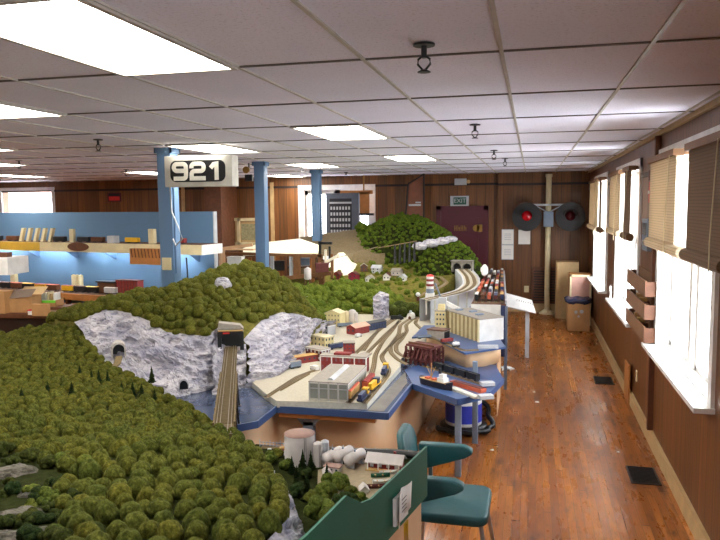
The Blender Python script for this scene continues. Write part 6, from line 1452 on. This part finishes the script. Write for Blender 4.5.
for k, (px, py, y, w_, h_, mt, l) in enumerate([(236, 263, 10.3, .24, .17, 'white', 'white box on the benchwork left of the middle post'), (251, 268, 10.4, .16, .1, 'blue', 'blue low box between white box and middle post'), (304, 262, 11.4, .2, .1, 'grey', 'grey box on the shelf beneath the plaster'), (280, 266, 11.4, .2, .15, 'dark', 'dark box on the shelf beneath the plaster'), (322, 268, 10.5, .2, .12, 'oxide', 'brown box at the right end of the benchwork')]):
    p = PY(px, py, y); t = thing('storage_box', l, 'box', p - Vector((0, 0, h_ / 2)), .1 * k); MB().box(-w_ / 2, w_ / 2, -.07, .07, 0, h_).build('box_body', mt, t); MB().box(-w_ / 2 - .005, w_ / 2 + .005, -.075, .075, h_, h_ + .02).build('lid', mt, t)
t = thing('bench_board', 'long pale board lying on top of the benchwork left of the middle post', 'board', PY(238, 250, 10.5)); MB().box(-.3, .3, -.08, .08, 0, .02).build('plank', 'ply', t); m = MB(); m.bar((-.28, -.06, .02), (.28, -.06, .09), .02, .05); m.build('loose_batten', 'ply', t)
MB().box(-.3, -.26, -.08, .08, -.3, 0).build('batten_leg', 'ply', t)
t = thing('model_trestle', 'dark timber trestle crossing the gap between the far mountains', 'model bridge', (0, 0, 0))
a, b_ = PY(378, 248, 11.25), PY(417, 241, 11.35); m = MB(); m.bar(a, b_, .05, .014); m.build('trestle_deck', 'tie', t)
for k in range(3, 8):
    q = a.lerp(b_, (k + .5) / 8); m = MB(); m.bar((q.x, q.y - .02, q.z), (q.x, q.y - .06, q.z - .32), .018); m.bar((q.x, q.y + .02, q.z), (q.x, q.y + .06, q.z - .32), .018); m.bar((q.x, q.y - .05, q.z - .2), (q.x, q.y + .05, q.z - .2), .012); m.build('trestle_bent', 'dark', t)
track([PY(322, 262, 11.0), PY(345, 256, 11.1), PY(378, 247, 11.25)], 0, 'thin track climbing from the plaster to the dark trestle', None, .05, True)

# ------------------------------------------------------------------ cluttered bench end, sign board on its leg
ZB = 1.10
bq = [P(471, 304, ZB), P(506, 304, ZB), P(504, 273, ZB), P(487, 272, ZB)]
t = thing('staging_bench', 'long narrow staging bench with a white front behind the cream warehouse', 'layout bench', (0, 0, 0))
MB().prism([(p.x, p.y) for p in bq], ZB - .03, ZB).build('bench_top', 'dwood', t)
MB().box(bq[0].x, bq[1].x - .06, bq[0].y - .012, bq[0].y - .002, .60, ZB).build('front_panel', 'white', t)
m = MB(); m.bar((bq[1].x, bq[1].y, ZB + .01), (bq[2].x, bq[2].y, ZB + .01), .02, .07); m.build('edge_rail', 'lgrey', t)
for p in bq: MB().box(p.x - .02, p.x + .02, p.y - .0, p.y + .04, 0, ZB - .03).build('leg', 'grey', t)
m = MB(); m.box(bq[1].x - .06, bq[1].x - .005, bq[0].y - .03, bq[0].y - .0, .45, ZB - .01); m.build('blue_cloth', 'navy', t)
cset = ['tanpaint', 'brick', 'dwood', 'orange', 'lgrey', 'dark', 'oxide', 'white', 'navy', 'wood']
rnd = random.Random(5)
for k in range(5):
    u0 = (k + .6) / 5.2
    a = bq[0].lerp(bq[1], u0); b_ = bq[3].lerp(bq[2], u0); d = (b_ - a); n_ = int(d.length / .30); rzc = math.atan2(-d.x, d.y)
    track([a.lerp(b_, .01), a.lerp(b_, .5), a.lerp(b_, .985)], 0, 'straight track of the staging bench under a line of stored cars', 'staging tracks', .04, True)
    for i in range(1, n_, 1):
        if rnd.random() < .3: continue
        c_ = rnd.randrange(10)
        rail_car('model_boxcar', 'stored model car standing in the lines on the narrow staging bench', a.lerp(b_, (i + .1) / n_) + Vector((0, 0, .010)), rzc, cset[c_], .26, .042, .05 + .015 * rnd.random(), 'box', 'stored cars on the staging bench', cset[(c_ + rnd.randrange(3)) % 10], .014)
rock('glare_lump', PY(484.5, 270, 11.0), .06, .05, .09, 5, 'white lump standing in for glare at the foot of the lower mountain', None, 'paper')['category'] = 'glare spot'  # white lump added to show a spot of glare
t = thing('sign_stand', 'white tilted sign board with black lettering on a grey post by the aisle', 'sign', (0, 0, 0))
c = [PY(502.5, 292, 10.95), PY(532, 300, 10.95), PY(536, 313, 10.72), PY(506, 306, 10.72)]
nr = (c[1] - c[0]).cross(c[3] - c[0]).normalized(); nr = nr if nr.z > 0 else -nr
m = MB(); v = [tuple(p) for p in c] + [tuple(p - nr * .02) for p in c]; m.add(v, [(0, 1, 2, 3), (7, 6, 5, 4), (0, 4, 5, 1), (1, 5, 6, 2), (2, 6, 7, 3), (3, 7, 4, 0)]); m.build('sign_panel', 'white', t)
p = PY(527.5, 311, 10.85); MB().box(p.x - .03, p.x + .03, 10.82, 10.88, 0, p.z - .0).build('post', 'lgrey', t)
ex = (c[1] - c[0]).normalized(); ey = nr.cross(ex)
# lettering too worn to read: broken strokes in two lines
m = MB(); rnd = random.Random(2); q0 = (c[0] + c[1] + c[2] + c[3]) / 4
for row, n_, x0 in ((.035, 8, -.04), (-.03, 4, .02)):
    for k in range(n_):
        q = q0 + ex * (x0 + .034 * k) + ey * row + nr * .002
        m.bar(q - ey * .02, q + ey * .022, .008, .001)
        if k % 3 != 1: m.bar(q + ey * .02, q + ey * .02 + ex * .02, .006, .001)
m.build('worn_lettering', 'ink', t)
